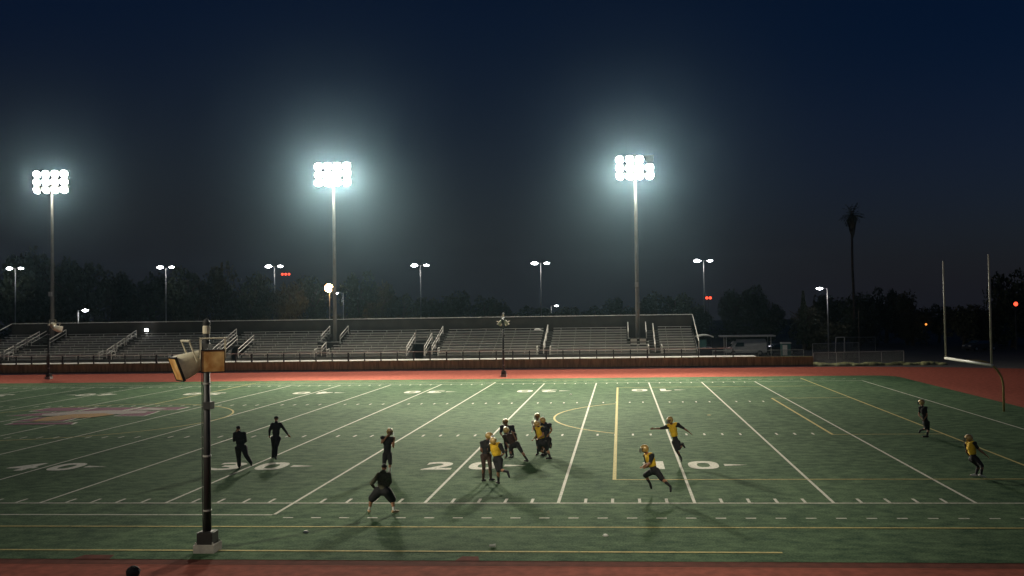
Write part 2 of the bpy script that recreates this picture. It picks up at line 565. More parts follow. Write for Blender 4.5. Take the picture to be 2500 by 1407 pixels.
# midfield logo: maroon block lettering with white edge and a gold and grey head across it
lg = MB(); lo = MB(); lgr = MB(); lgo = MB()
def both(pts, g=0.17):
    cx = sum(p[0] for p in pts) / len(pts); cy = sum(p[1] for p in pts) / len(pts)
    out = []
    for x, y in pts:
        d = Vector((x - cx, y - cy)); d = d * (1 + g / max(d.length, 0.1))
        out.append((cx + d.x, cy + d.y))
    return out
blocks = [[(-52.0, 26.6), (-50.6, 28.3), (-48.0, 28.6), (-48.6, 26.4)],
          [(-52.2, 29.2), (-52.2, 31.4), (-48.8, 31.3), (-49.2, 29.1)],
          [(-48.6, 29.0), (-48.6, 31.2), (-45.6, 31.2), (-45.8, 29.0)],
          [(-45.3, 29.2), (-45.3, 31.2), (-42.0, 31.2), (-42.0, 29.5)],
          [(-44.4, 26.2), (-44.2, 28.6), (-42.8, 28.6), (-42.4, 26.0)],
          [(-48.8, 21.9), (-48.9, 22.8), (-45.0, 22.8), (-44.7, 21.9)],
          [(-49.4, 23.4), (-49.2, 25.6), (-46.4, 25.4), (-46.2, 23.4)]]
for i, b in enumerate(blocks):
    lo.poly(both(b), 0.014 + 0.0005 * i)
    lg.poly(b, 0.022 + 0.0005 * i)
lgr.poly([(-49.0, 28.8), (-46.4, 29.4), (-43.6, 28.9), (-43.2, 27.6), (-44.6, 27.0), (-46.9, 27.0), (-49.4, 26.2), (-50.2, 27.4)], 0.030)
lgr.poly([(-44.6, 30.9), (-43.0, 30.2), (-43.2, 29.1), (-45.0, 29.4)], 0.031)
lgo.poly([(-48.2, 23.3), (-48.7, 25.6), (-47.8, 27.2), (-46.0, 27.6), (-44.8, 26.8), (-45.4, 25.4), (-46.4, 24.9), (-46.8, 23.6)], 0.036)
struct('midfield_logo_outline', lo, M['white_paint'])
struct('midfield_logo_letters', lg, M['maroon_paint'])
struct('midfield_logo_mane', lgr, M['grey_paint'])
struct('midfield_logo_face', lgo, M['gold_paint'])

# ------------------------------------------------------------------ kerb, wall, guard rail
kb = MB().box(-112, 8.9, 67.18, 67.36, -0.02, 0.09)
tag(obj('edge_kerb', kb, M['pale_concrete']), 'pale concrete kerb along the foot of the brown wall', 'kerb')
wt = thing('retaining_wall', 'long low brown wall in front of the bleachers', 'wall', (0, 67.4, 0))
obj('wall_face', MB().box(-112, 8.9, 0, 0.22, -0.03, 1.10), M['brown_wall'], wt)
obj('wall_base', MB().box(-112, 8.9, -0.03, -0.005, -0.02, 0.17), M['black'], wt)
tag(obj('walkway_slab', MB().box(-112, 3.0, 67.64, 70.2, -0.03, 1.13), M['pale_concrete']), kind='structure')

gr = thing('guard_rail', 'dark posts with a pale top rail along the wall before the bleachers', 'railing', (0, 67.52, 1.10))
for s0 in range(0, 57):
    xx = -102.0 + s0 * 1.83
    if xx > 0.5: break
    big = s0 % 6 == 3
    w = 0.11 if not big else 0.17
    obj('post', MB().box(xx - w / 2, xx + w / 2, -w / 2, w / 2, 0.0, 0.92), M['dark_post'], gr)
obj('top_rail', MB().box(-102.0, 0.3, -0.035, 0.035, 0.922, 0.99), M['rail'], gr)
obj('mid_rail', MB().box(-102.0, 0.3, 0.07, 0.11, 0.42, 0.46), M['dark_post'], gr)

# ------------------------------------------------------------------ bleachers
bl = thing('bleachers', 'long metal bleachers with stepped benches and handrailed aisles', 'bleachers', (0, 70.2, 0))
NR = 10; TR = 0.80; RI = 0.265; Z0 = 1.42      # deck height of first row
BX0, BX1 = -88.4, -3.0
aisles = [-83.7, -71.2, -58.5, -45.7, -32.9, -20.2, -7.7]
voms = [(-57.4, -55.4), (-35.8, -33.75)]
notch = [(-10.65, -8.55), (-47.0, -44.7), (-82.9, -80.6)]
AW = 0.62
def zdeck(i): return Z0 + RI * i
dk = MB()
for i in range(NR):
    cuts = []
    if i < 6: cuts += [(a, b) for a, b in voms]
    if i >= 4: cuts += [(a, b) for a, b in notch]
    cuts.sort()
    x = BX0
    for a, b in cuts + [(BX1, BX1)]:
        if a - x > 0.02:
            dk.box(x, a, TR * i, TR * (i + 1) - 0.004, 1.0 if i == 0 else zdeck(i) - RI - 0.06, zdeck(i))
        x = b
obj('stepped_deck', dk, M['deck'], bl)
for i in range(NR):
    cuts = []
    for a in aisles:
        if a == -45.7 and i >= 4: continue
        cuts.append((a - AW, a + AW))
    if i < 6: cuts += [(a - 0.3, b + 0.3) for a, b in voms]
    if i >= 4: cuts += [(a - 0.2, b + 0.2) for a, b in notch]
    cuts.sort()
    x = BX0 + 0.2
    for a, b in cuts + [(BX1 - 0.15, 0)]:
        if a - x > 0.5:
            y = TR * i + 0.52
            z = zdeck(i) + 0.40
            m = MB().box(x, a, y - 0.13, y + 0.13, z, z + 0.045)
            m.box(x, a, TR * (i + 1) - 0.16, TR * (i + 1) - 0.13, zdeck(i) + 0.02, zdeck(i) + 0.2)
            k = x + 0.9
            while k < a:
                m.box(k - 0.025, k + 0.025, y - 0.05, y + 0.05, zdeck(i), z)
                k += 1.8
            obj('bench', m, M['aluminium'], bl)
        x = max(x, b)
# aisle hand rails
def hoop(p, q, h=0.95):
    """rail of two posts and two bars following the stair from p to q"""
    m = MB()
    p = Vector(p); q = Vector(q); up = Vector((0, 0, h))
    m.tube([p, p + up, q + up, q], 0.052, 6)
    m.tube([p + up * 0.55, q + up * 0.55], 0.045, 6)
    return m
for a in aisles:
    segs = ((0.5, 2.6), (3.1, 5.3), (5.8, 8.6))
    for i0, i1 in segs:
        if a == -45.7 and i0 > 3: continue
        y0, y1 = TR * i0, TR * i1
        obj('aisle_handrail', hoop((a, y0, zdeck(i0)), (a, y1, zdeck(i1))), M['rail'], bl)
    for sx in (-AW - 0.12, AW + 0.12):
        obj('end_rail', hoop((a + sx, 0.1, zdeck(0)), (a + sx, 0.9, zdeck(0.4)), 0.85), M['rail'], bl)
for a, b in voms:
    obj('entry_passage', MB().box(a, b, 4.75, 4.85, 0.4, zdeck(5)), M['dark_deck'], bl)
    obj('entry_roof', MB().box(a - 0.05, b + 0.05, 3.0, 4.74, zdeck(5) - 0.10, zdeck(5) - 0.004), M['deck'], bl)
    for x in (a, b):
        wl = MB()
        wl.add([(x - 0.05, 0.02, 1.0), (x - 0.05, 4.7, 1.0), (x - 0.05, 4.7, zdeck(5.6)), (x - 0.05, 0.02, zdeck(0.1)),
                (x + 0.05, 0.02, 1.0), (x + 0.05, 4.7, 1.0), (x + 0.05, 4.7, zdeck(5.6)), (x + 0.05, 0.02, zdeck(0.1))],
               [(0, 1, 2, 3), (7, 6, 5, 4), (0, 4, 5, 1), (1, 5, 6, 2), (2, 6, 7, 3), (3, 7, 4, 0)])
        obj('entry_side_wall', wl, M['deck'], bl)
        obj('entry_handrail', hoop((x, 0.2, zdeck(0.2)), (x, 4.6, zdeck(5.7)), 0.98), M['rail'], bl)
for a, b in notch:
    nb = MB().box(a, b, TR * 4 + 0.1, TR * NR, zdeck(3) - 0.3, zdeck(4.2))
    obj('tower_platform', nb, M['dark_deck'], bl)
    fw = MB().box(a - 0.1, b + 0.1, TR * 4 - 0.06, TR * 4 + 0.06, zdeck(3), zdeck(6.0))
    obj('tower_pit_wall', fw, M['dark_deck'], bl)
    for x in (a, b):
        obj('tower_handrail', hoop((x, TR * 5.2, zdeck(5.2)), (x, TR * 9.3, zdeck(9.3)), 0.95), M['rail'], bl)
    obj('tower_front_rail', MB().tube([(a, TR * 5.0, zdeck(6.0)), (b, TR * 5.0, zdeck(6.0))], 0.025, 6), M['rail'], bl)
obj('side_panel', MB().add([(BX1 + 0.01, 0, 1.0), (BX1 + 0.01, 8, 1.0), (BX1 + 0.01, 8, zdeck(9.2)), (BX1 + 0.01, 0, zdeck(0.2)),
                            (BX1 + 0.06, 0, 1.0), (BX1 + 0.06, 8, 1.0), (BX1 + 0.06, 8, zdeck(9.2)), (BX1 + 0.06, 0, zdeck(0.2))],
                           [(0, 1, 2, 3), (7, 6, 5, 4), (0, 4, 5, 1), (1, 5, 6, 2), (2, 6, 7, 3), (3, 7, 4, 0)]), M['deck'], bl)
for x in (BX0 - 0.1, BX1 + 0.12):
    obj('end_guard', MB().tube([(x, 0.2, zdeck(0)), (x, 0.2, 2.75), (x, 8.5, 5.62)], 0.05, 8), M['rail'], bl)

bf = thing('back_fence', 'dark screened fence with a thin pale top rail behind the bleachers', 'fence', (0, 78.75, 3.2))
obj('windscreen', MB().box(BX0, BX1, -0.012, 0.012, -0.2, 2.36), M['screen'], bf)
obj('top_rail', MB().tube([(BX0 - 0.1, 0, 2.45), (BX1 + 0.12, 0, 2.45)], 0.042, 8), M['rail'], bf)
k = BX0
while k < BX1:
    obj('fence_post', MB().tube([(k, 0.06, -3.2), (k, 0.06, 2.42)], 0.03, 6), M['dark_post'], bf)
    k += 2.44
for a, s in ((-10.05, 0), (-9.0, 1)):
    t = thing('utility_cabinet', ['pale striped electrical cabinet left of the pole base in the right stand',
                                  'pale striped electrical cabinet right of the pole base in the right stand'][s], 'cabinet', (a, 70.2 + TR * 4 - 0.35, zdeck(3)), 0, 'cabinets at the foot of the right light pole')
    obj('cabinet_body', MB().box(-0.40, 0.40, -0.2, 0.2, 0, 0.86), M['dark_post'], t)
    obj('cabinet_panel', MB().box(-0.36, 0.36, -0.226, -0.202, 0.10, 0.36), M['rail'], t)
    obj('cabinet_panel', MB().box(-0.36, 0.36, -0.226, -0.202, 0.46, 0.80), M['rail'], t)
t = tag(obj('equipment_bag', MB().ell((0, 0, 0.2), ((0.42, 0, 0), (0, 0.25, 0), (0, 0, 0.22))).ell((0.35, 0, 0.12), ((0.2, 0, 0), (0, 0.2, 0), (0, 0, 0.14))), M['white_cloth'], None, True, (-21.5, 77.6, zdeck(9) + 0.02)),
        'white bundle lying on the top row beside the aisle', 'bag')

# ------------------------------------------------------------------ floodlight towers
hs = MB()
hs.lathe([(0.10, 0.42), (0.17, 0.40), (0.24, 0.30), (0.38, 0.12), (0.455, -0.02), (0.455, -0.05), (0.435, -0.05), (0.40, -0.01)], 18, cap=True)
housing_me = hs.mesh('floodlight', M['galv'], True)
ls_ = MB().add([(0.43 * math.cos(k * math.pi / 6), 0.43 * math.sin(k * math.pi / 6), -0.052) for k in range(12)], [tuple(range(11, -1, -1))])
lens_me = ls_.mesh('lens', M['lens'], True)
lens_weak_me = ls_.mesh('lens_weak', M['lens_weak'], True)
dead_me = ls_.mesh('dead_lens', M['dead_lens'], True)
def beam(watt, size):
    l = bpy.data.lights.new('flood_beam', 'SPOT')
    l.energy = watt
    l.color = FLOOD_COL
    l.spot_size = R(size)
    l.spot_blend = 1.0
    l.shadow_soft_size = 0.33
    return l

def tower(x, y, zc, label, dead=(), power=1.0, side=1, size=24, aim=-22):
    spot = beam(FLOOD_WATT * power, size)
    wide = beam(FLOOD_WATT * power * 1.35, 42)
    mid = beam(FLOOD_WATT * power * 0.68, size)
    t = thing('floodlight_tower', label, 'floodlight', (x, y, 0), 0 if side > 0 else math.pi, 'floodlight towers of the field')
    obj('pole', MB().tube([(0, 0, 0), (0, 0, 9), (0, 0, 18), (0, 0, zc + 1.6)], [0.21, 0.175, 0.14, 0.10], 14), M['pole_steel'], t, True)
    obj('conduit', MB().tube([(0.27, -0.05, 2.6), (0.235, -0.05, 9.0), (0.19, -0.05, 18), (0.15, -0.05, zc - 1.6)], 0.045, 6), M['pole_steel'], t)
    obj('junction_box', MB().box(-0.2, 0.2, -0.46, -0.26, 9.0, 9.55), M['galv'], t)
    for r in range(3):
        z = zc + 0.98 * (1 - r)
        obj('crossarm', MB().box(-2.25, 2.25, -0.07, 0.07, z + 0.36, z + 0.46), M['galv'], t)
        for c in range(4):
            xx = (c - 1.5) * 1.17
            o = link('floodlight', housing_me, t, (xx, -0.30, z))
            tx, ty = (aim + (c - 1.5) * 4, ((10, 28, 47) if side > 0 else (0, 0, 0))[r])
            if r == 2 and side > 0: tx = x + (aim - x) * 0.40 + (c - 1.5) * 7
            d = Vector((tx - x - xx, ty - y + 0.3, -z)) if side > 0 else Vector((-(tx - x) - xx, y - ty, -z))
            o.rotation_euler = d.to_track_quat('-Z', 'Y').to_euler()
            isdead = (r, c) in dead
            link('lens', dead_me if isdead else (lens_me if power > 0.6 else lens_weak_me), o)
            obj('yoke', MB().bar((0, 0.0, 0.14), (0, 0.42, 0.20), 0.06), M['galv'], o)
            if not isdead:
                l = bpy.data.objects.new('flood_beam', (spot, mid, wide)[r] if side > 0 else spot)
                C.objects.link(l); l.parent = o; l.location = (0, 0, -0.16)
    return t
tower(-81.6, 76.4, 23.15, 'leftmost of the three lit floodlight towers, rising from the dark left stand', power=0.15, aim=-75)
tower(-46.0, 76.4, 23.2, 'middle floodlight tower of the three, with the orange lamp beside its pole', aim=-17)
tower(-9.55, 76.4, 23.1, 'right floodlight tower, its top right lamp unlit, near the end of the stand', dead=((0, 3),), aim=-14)
ALL = [(r, c) for r in range(3) for c in range(4)]
tower(-46.0, -28.5, 23.2, 'near-side floodlight tower at midfield, most of its lamps switched off', dead=[q for q in ALL if q != (1, 1)], power=0.62, side=-1, size=17, aim=-17)
tower(-8.0, -28.5, 23.1, 'near-side floodlight tower beside the camera, most of its lamps switched off', dead=[q for q in ALL if q != (1, 2)], power=0.34, side=-1, size=30, aim=-12)

# ------------------------------------------------------------------ loudspeaker poles
def horn(parent, size=1.0, axis=None, loc=(0, 0, 0), back=True, hood=True):
    """square mouthed horn: local -Y is the sound direction"""
    h = link('loudspeaker', None, parent) if False else None
    mb = MB()
    a = 0.34
    # square mouth tapering to a round throat
    rings = []
    for yv, s, rd in ((-0.50, a, 0.05), (-0.36, a, 0.05), (-0.20, a * 0.97, 0.16), (0.05, a * 0.86, 0.45), (0.28, a * 0.78, 0.8), (0.44, a * 0.62, 1.0), (0.55, a * 0.34, 1.0)):
        rg = []
        for k in range(24):
            an = 2 * math.pi * (k + 0.5) / 24
            c, s_ = math.cos(an), math.sin(an)
            q = 1 / max(abs(c), abs(s_))
            rr = (q * (1 - rd) + rd) * s
            rg.append((rr * c, yv, rr * s_))
        rings.append(rg)
    vs = [v for rg in rings for v in rg]
    fs = [(i * 24 + k, i * 24 + (k + 1) % 24, (i + 1) * 24 + (k + 1) % 24, (i + 1) * 24 + k) for i in range(len(rings) - 1) for k in range(24)]
    fs.append(tuple(range((len(rings) - 1) * 24, len(rings) * 24)))
    mb.add(vs, fs)
    o = obj('loudspeaker', mb, M['cream'], parent, False, loc)
    for p in o.data.polygons: p.use_smooth = True
    obj('grille', MB().box(-a + 0.012, a - 0.012, -0.512, -0.47, -a + 0.012, a - 0.012), M['rust'], o)
    fr = MB()
    fr.box(-a - 0.012, a + 0.012, -0.53, -0.46, a - 0.014, a + 0.022).box(-a - 0.012, a + 0.012, -0.53, -0.46, -a - 0.022, -a + 0.010)
    fr.box(-a - 0.014, -a + 0.012, -0.528, -0.458, -a + 0.012, a - 0.016).box(a - 0.012, a + 0.014, -0.528, -0.458, -a + 0.012, a - 0.016)
    obj('mouth_frame', fr, M['black'], o)
    br = MB()
    br.bar((-a - 0.02, 0.0, 0.0), (-a - 0.02, 0.0, a + 0.30), 0.06, 0.03).bar((a + 0.02, 0.0, 0.0), (a + 0.02, 0.0, a + 0.30), 0.06, 0.03)
    br.bar((-a - 0.05, 0.0, a + 0.315), (a + 0.05, 0.0, a + 0.315), 0.06, 0.035)
    obj('bracket', br, M['cream'], o)
    return o
def speaker_pole(x, y, label, horns, H=6.3, base=True):
    t = thing('loudspeaker_pole', label, 'loudspeaker pole', (x, y, 0), 0, 'loudspeaker poles beside the field')
    obj('pole', MB().tube([(0, 0, 0.3), (0, 0, 2.5), (0, 0, H - 0.1)], [0.105, 0.10, 0.085], 14), M['black'], t, True)
    obj('top_cap', MB().lathe([(0.10, H - 0.1), (0.10, H - 0.02), (0.05, H + 0.06), (0.01, H + 0.08)], 12), M['black'], t)
    obj('collar', MB().lathe([(0.09, 0), (0.10, 0.02), (0.10, 0.20), (0.09, 0.22)], 12, (0, 0, H - 0.34)), M['cream'], t)
    obj('clamp', MB().box(-0.16, 0.10, -0.12, 0.12, H - 1.0, H - 0.62), M['black'], t)
    obj('clamp', MB().box(-0.05, 0.16, -0.13, 0.13, 3.92, 4.12), M['black'], t)
    obj('base_box', MB().box(-0.22, 0.22, -0.19, 0.19, 0.22, 0.54).box(-0.18, 0.18, -0.15, 0.15, 0.542, 0.56), M['black'], t)
    for zs in (1.1, 2.6, 4.6):
        obj('strap', MB().lathe([(0.102, 0), (0.116, 0.005), (0.116, 0.045), (0.102, 0.05)], 14, (0, 0, zs)), M['galv'], t)
    obj('cable', MB().tube([(-0.10, -0.06, 0.55), (-0.115, -0.06, 2.0), (-0.11, -0.06, 3.6), (-0.10, -0.06, H - 0.8)], 0.014, 6), M['dark_post'], t)
    for bx_, by_ in ((-0.24, -0.21), (0.24, -0.21), (-0.24, 0.21), (0.24, 0.21)):
        obj('anchor_bolt', MB().lathe([(0.02, 0), (0.02, 0.06), (0.012, 0.07)], 8, (bx_, by_, 0.22)), M['galv'], t)
    obj('footing', MB().box(-0.29, 0.29, -0.26, 0.26, -0.03, 0.22), M['concrete'], t)
    for (hx, hy, hz, rz, rx, sc) in horns:
        o = horn(t, 1.0, None, (hx, hy, hz))
        o.rotation_euler = (R(rx), 0, R(rz))
        o.scale = (sc, sc, sc)
        arm = MB().bar((0, 0, hz + 0.62 * sc), (hx, hy, hz + 0.62 * sc), 0.035)
        obj('arm', arm, M['black'], t)
    return t
speaker_pole(-23.02, -6.12, 'tall black loudspeaker pole on a concrete footing in the foreground, two cream horns',
             [(0.37, -0.40, 5.33, 25, 5, 0.87), (-0.40, 0.05, 5.22, -47, 20, 0.98)], 6.35)
speaker_pole(-23.0, 57.3, 'thin dark loudspeaker pole at the far track edge before the middle bleachers, two pale horns',
             [(0.30, 0.1, 5.25, 112, 62, 0.55), (-0.30, 0.1, 5.25, -112, 62, 0.55)], 6.2)
speaker_pole(-71.3, 60.1, 'dark loudspeaker pole at the far left track edge, pale horn near the left floodlight tower',
             [(0.70, 0.3, 5.25, 158, 12, 0.95), (0.10, 0.5, 5.65, 200, 10, 0.8)], 5.9)

# ------------------------------------------------------------------ goal post
gp = thing('goal_post', 'football goal post with white crossbar and curved yellow gooseneck at right', 'goal post', (11.35, 25.45, 0))
gx = 9.144 - 11.35
obj('crossbar', MB().tube([(gx, -3.97, 3.05), (gx, 3.27, 3.05)], 0.085, 12), M['post_white'], gp, True)
pts = [(0, 0, -0.03), (0, 0, 1.5)]
for k in range(1, 13):
    a = R(90 * k / 12)
    pts.append((-1.45 * (1 - math.cos(a)), 0, 1.5 + 1.55 * math.sin(a)))
pts.append((gx + 0.05, 0, 3.05))
obj('gooseneck', MB().tube(pts, 0.065, 12), M['post_yellow'], gp, True)
for y in (-3.91, 3.21):
    obj('upright', MB().tube([(gx, y, 3.05), (gx, y, 9.25)], 0.06, 10), M['upright'], gp, True)

# ------------------------------------------------------------------ lamps beyond the stand
def lot_lamp(x, y, h, label, heads=2, base=0.0, bright='lot_lens', single=None, group='twin-headed parking lot lamps behind the bleachers', cat='lamp', name='parking_lot_lamp', hs=1.0):
    t = thing(name, label, cat, (x, y, base), 0, group)
    obj('pole', MB().tube([(0, 0, -0.03), (0, 0, h)], [0.11, 0.075], 10), M['galv'], t, True)
    for i in range(heads):
        s = (-1, 1)[i]
        if heads == 1: s = single or -1
        arm = MB().bar((0, 0, h - 0.08), (s * 0.62, 0, h), 0.07)
        hd = MB().box(s * 1.1 - 0.55, s * 1.1 + 0.55, -0.25, 0.25, h - 0.02, h + 0.16)
        o = obj('lamp_head', hd, M['galv'], t)
        if heads == 1 or True:
            obj('arm', arm, M['galv'], t)
        b = MB().ell((s * 1.1, -0.02, h - 0.03), ((0.62 * hs * (1 if i == 0 else 0.82), 0, 0), (0, 0.28, 0), (0, 0, 0.26 * hs * (1 if i == 0 else 0.85))), 10, 6)  # lens swollen beyond the head so the lamp's bloom is in its shape
        obj('lens', b, M[bright if i == 0 else 'lot_lens_dim'], o, True)
    return t
names = ['twin-headed lot lamp at the far left edge', 'twin-headed lot lamp above the horn speakers of the foreground pole',
         'twin-headed lot lamp just left of the middle floodlight tower, red lights below it', 'twin-headed lot lamp right of the middle floodlight tower',
         'twin-headed lot lamp left of the right floodlight tower, its right head dimmer', 'twin-headed lot lamp right of the right floodlight tower']
for i, (x, h) in enumerate(((-123.9, 15.6), (-94.9, 15.3), (-74.4, 15.1), (-47.4, 14.8), (-25.6, 14.8), (3.3, 14.7))):
    lot_lamp(x, 130, h, names[i])
lot_lamp(-93.0, 100, 7.4, 'low single white lamp in the dark trees above the left stand', 1, single=1, group=None, hs=0.8)
lot_lamp(-55.4, 110, 9.6, 'small white lamp just below the orange lamp at the middle light pole', 1, single=-1, bright='lot_lens', group=None, hs=0.55)
lot_lamp(-25.4, 150, 7.2, 'tiny white lamp among the trees over the middle of the bleachers', 1, single=1, bright='lot_lens', group=None, hs=0.6)
lot_lamp(17.9, 100, 8.95, 'single white lamp on a thin pole right of the bleachers, before the trees', 1, single=-1, group=None, hs=0.75)
t = thing('street_lamp', 'bright orange street lamp glaring beside the middle floodlight tower pole', 'lamp', (-60.9, 120, 0))
obj('pole', MB().tube([(0, 0, -0.03), (0, 0, 10.6)], [0.1, 0.07], 8), M['galv'], t)
o = obj('lamp_head', MB().ell((0, 0, 10.75), ((0.4, 0, 0), (0, 0.35, 0), (0, 0, 0.2))), M['galv'], t)
obj('lens', MB().sph((0, -0.35, 10.65), 0.72, 8, 5), M['warm_lens'], o, True)  # oversized glowing ball, built to carry the lamp's burst of glare
t = thing('stair_lamp', 'small bright lamp at the top of the stairs in the left stand', 'lamp', (-70.6, 78.5, zdeck(9)))
obj('post', MB().tube([(0, 0, 0), (0, 0, 0.95)], 0.04, 8), M['galv'], t)
o = obj('lamp_head', MB().box(-0.22, 0.22, -0.14, 0.14, 0.70, 0.98), M['galv'], t)
obj('lens', MB().box(-0.2, 0.2, -0.2, -0.142, 0.70, 0.96), M['lot_lens'], o)
def mast(x, y, h, label, n, m='red_lens', r=0.35, name='beacon_mast', gap=0.9):
    t = thing(name, label, 'light', (x, y, 0))
    obj('mast', MB().tube([(0, 0, -0.03), (0, 0, h)], [0.12, 0.05], 6), M['dark_post'], t)
    if n > 1: obj('crossbar', MB().box(-gap * n / 2, gap * n / 2, -0.05, 0.05, h - 0.06, h + 0.04), M['dark_post'], t)
    for k in range(n):
        obj('lamp', MB().sph(((k - (n - 1) / 2) * gap, -0.1, h + r * 0.8), r), M[m], t, True)
mast(-98.8, 200, 16.4, 'row of small red lights under the third twin-headed lot lamp', 3, r=0.30)
mast(8.9, 180, 8.3, 'red light low beside the last twin-headed lot lamp, above the trees', 2, r=0.32, gap=0.8)
mast(35.4, 112, 3.2, 'tiny amber light low in the trees left of the goal post', 1, 'amber_lens', 0.16)
t = thing('traffic_light', 'red traffic light glowing at the right edge beyond the goal post', 'traffic light', (41.2, 94, 0))
obj('pole', MB().tube([(0, 0, -0.03), (0, 0, 5.5)], [0.1, 0.08], 8), M['dark_post'], t)
o = obj('signal_box', MB().box(-0.2, 0.2, -0.15, 0.15, 5.4, 6.5), M['black'], t)
obj('red_lens', MB().ell((0, -0.16, 6.3), ((0.28, 0, 0), (0, 0.14, 0), (0, 0, 0.28))), M['red_lens'], o, True)
t = thing('utility_pole', 'thin bare pole beside the palm trunk, behind the small soccer goal', 'pole', (22.2, 100, 0))
obj('shaft', MB().tube([(0, 0, -0.03), (0, 0, 5.9)], [0.13, 0.09], 8), M['bark'], t)

# ------------------------------------------------------------------ right side: vehicles, canopy, goal, fences
def car(label, loc, rz, m, name='parked_car'):
    t = thing(name, label, 'car', loc, rz)
    prof = [(-2.2, 0.35), (-2.25, 0.75), (-2.1, 0.92), (-1.2, 1.0), (-0.75, 1.42), (0.75, 1.45), (1.35, 1.02), (2.1, 0.88), (2.25, 0.6), (2.2, 0.35)]
    b = MB()
    for s in (-0.88, 0.88):
        b.v += [(x, s * (0.86 if z > 1.1 else 1), z) for x, z in prof]
    n = len(prof)
    b.f += [tuple(range(n - 1, -1, -1)), tuple(range(n, 2 * n))] + [(k, (k + 1) % n, n + (k + 1) % n, n + k) for k in range(n)]
    obj('body', b, m, t)
    g = MB()
    g.add([(0.80, -0.66, 1.40), (0.80, 0.66, 1.40), (1.32, 0.72, 1.05), (1.32, -0.72, 1.05)], [(0, 1, 2, 3)])
    for v in range(4): g.v[v] = (g.v[v][0] + 0.03, g.v[v][1], g.v[v][2] + 0.02)
    obj('windscreen', g, M['glass'], t)
    for s in (-1, 1):
        w = MB()
        w.add([(-0.95, s * 0.87, 1.06), (1.0, s * 0.87, 1.06), (0.62, s * 0.80, 1.36), (-0.65, s * 0.80, 1.36)], [(0, 1, 2, 3)])
        w.v = [(x, y + s * 0.03, z) for x, y, z in w.v]
        obj('side_window', w, M['glass'], t)
    for wx in (-1.4, 1.4):
        for s in (-1, 1):
            wh = obj('wheel', MB().lathe([(0.2, -0.1), (0.32, -0.1), (0.34, 0), (0.32, 0.1), (0.2, 0.1)], 14, (wx, s * 0.82, 0.34), (0, 1, 0)), M['tyre'], t)
            obj('rim', MB().lathe([(0.19, 0), (0.1, 0.02)], 10, (wx, s * 0.93, 0.34), (0, s, 0)), M['galv'], wh)
    for s in (-0.6, 0.6):
        obj('headlight', MB().box(2.12, 2.26, s - 0.2, s + 0.2, 0.66, 0.8), M['white_car'], t)
    return t
def van(label, loc, rz, m):
    t = thing('parked_van', label, 'van', loc, rz)
    prof = [(-2.6, 0.4), (-2.6, 1.8), (-2.45, 2.15), (1.1, 2.15), (1.75, 1.75), (2.05, 1.15), (2.6, 0.98), (2.62, 0.4)]
    b = MB(); n = len(prof)
    for s in (-0.95, 0.95):
        b.v += [(x, s * (0.9 if z > 1.9 else 1), z) for x, z in prof]
    b.f += [tuple(range(n - 1, -1, -1)), tuple(range(n, 2 * n))] + [(k, (k + 1) % n, n + (k + 1) % n, n + k) for k in range(n)]
    obj('body', b, m, t)
    g = MB().add([(1.2, -0.78, 2.10), (1.2, 0.78, 2.10), (2.05, 0.86, 1.22), (2.05, -0.86, 1.22)], [(0, 1, 2, 3)])
    g.v = [(x + 0.06, y, z + 0.05) for x, y, z in g.v]
    obj('windscreen', g, M['glass'], t)
    for s in (-1, 1):
        w = MB().add([(0.35, s * 0.975, 1.25), (1.55, s * 0.975, 1.25), (1.25, s * 0.95, 1.75), (0.35, s * 0.95, 1.75)], [(0, 1, 2, 3)])
        obj('side_window', w, M['glass'], t)
    for wx in (-1.7, 1.75):
        for s in (-1, 1):
            wh = obj('wheel', MB().lathe([(0.2, -0.11), (0.34, -0.11), (0.36, 0), (0.34, 0.11), (0.2, 0.11)], 14, (wx, s * 0.88, 0.36), (0, 1, 0)), M['tyre'], t)
            obj('rim', MB().lathe([(0.2, 0), (0.1, 0.02)], 10, (wx, s * 1.0, 0.36), (0, s, 0)), M['galv'], wh)
    return t
van('white van parked under the flat canopy right of the bleachers', (5.0, 90.6, 0), math.pi, M['white_car'])
cn = thing('canopy', 'long flat pale canopy roof on thin posts over the white van', 'canopy', (5.2, 90.6, 0))
obj('roof', MB().box(-3.6, 3.5, -1.5, 1.5, 2.52, 2.68), M['rail'], cn)
for x in (-2.9, 2.9):
    for y in (-1.3, 1.3):
        obj('post', MB().tube([(x, y, -0.03), (x, y, 2.52)], 0.05, 8), M['rail'], cn)
# utility cart with a white canopy by the end of the stand
ct = thing('utility_cart', 'utility cart with white roof just behind the right end of the bleachers', 'cart', (-1.2, 82.0, 0))
obj('body', MB().box(-0.8, 0.8, -1.5, 1.3, 0.35, 1.55).box(-0.78, 0.78, -1.9, -1.502, 0.35, 1.2), M['dark_car'], ct)
rf = MB()
N = 10
for y in (-1.6, 1.4):
    for k in range(N + 1):
        a = math.pi * (0.12 + 0.76 * k / N)
        rf.v += [(-1.05 * math.cos(a), y, 2.72 + 0.42 * math.sin(a)), (-1.0 * math.cos(a), y, 2.60 + 0.40 * math.sin(a))]
n2 = 2 * (N + 1)
for k in range(N):
    i = 2 * k
    rf.f += [(i, i + 2, n2 + i + 2, n2 + i), (i + 1, n2 + i + 1, n2 + i + 3, i + 3), (i, i + 1, i + 3, i + 2), (n2 + i, n2 + i + 2, n2 + i + 3, n2 + i + 1)]
obj('roof', rf, M['post_white'], ct)
for x in (-0.85, 0.85):
    for y in (-1.45, 1.25):
        obj('roof_post', MB().tube([(x, y, 1.5), (x, y, 2.78)], 0.04, 6), M['black'], ct)
obj('windscreen', MB().box(-0.78, 0.1, -1.50, -1.47, 1.6, 2.55), M['teal'], ct)
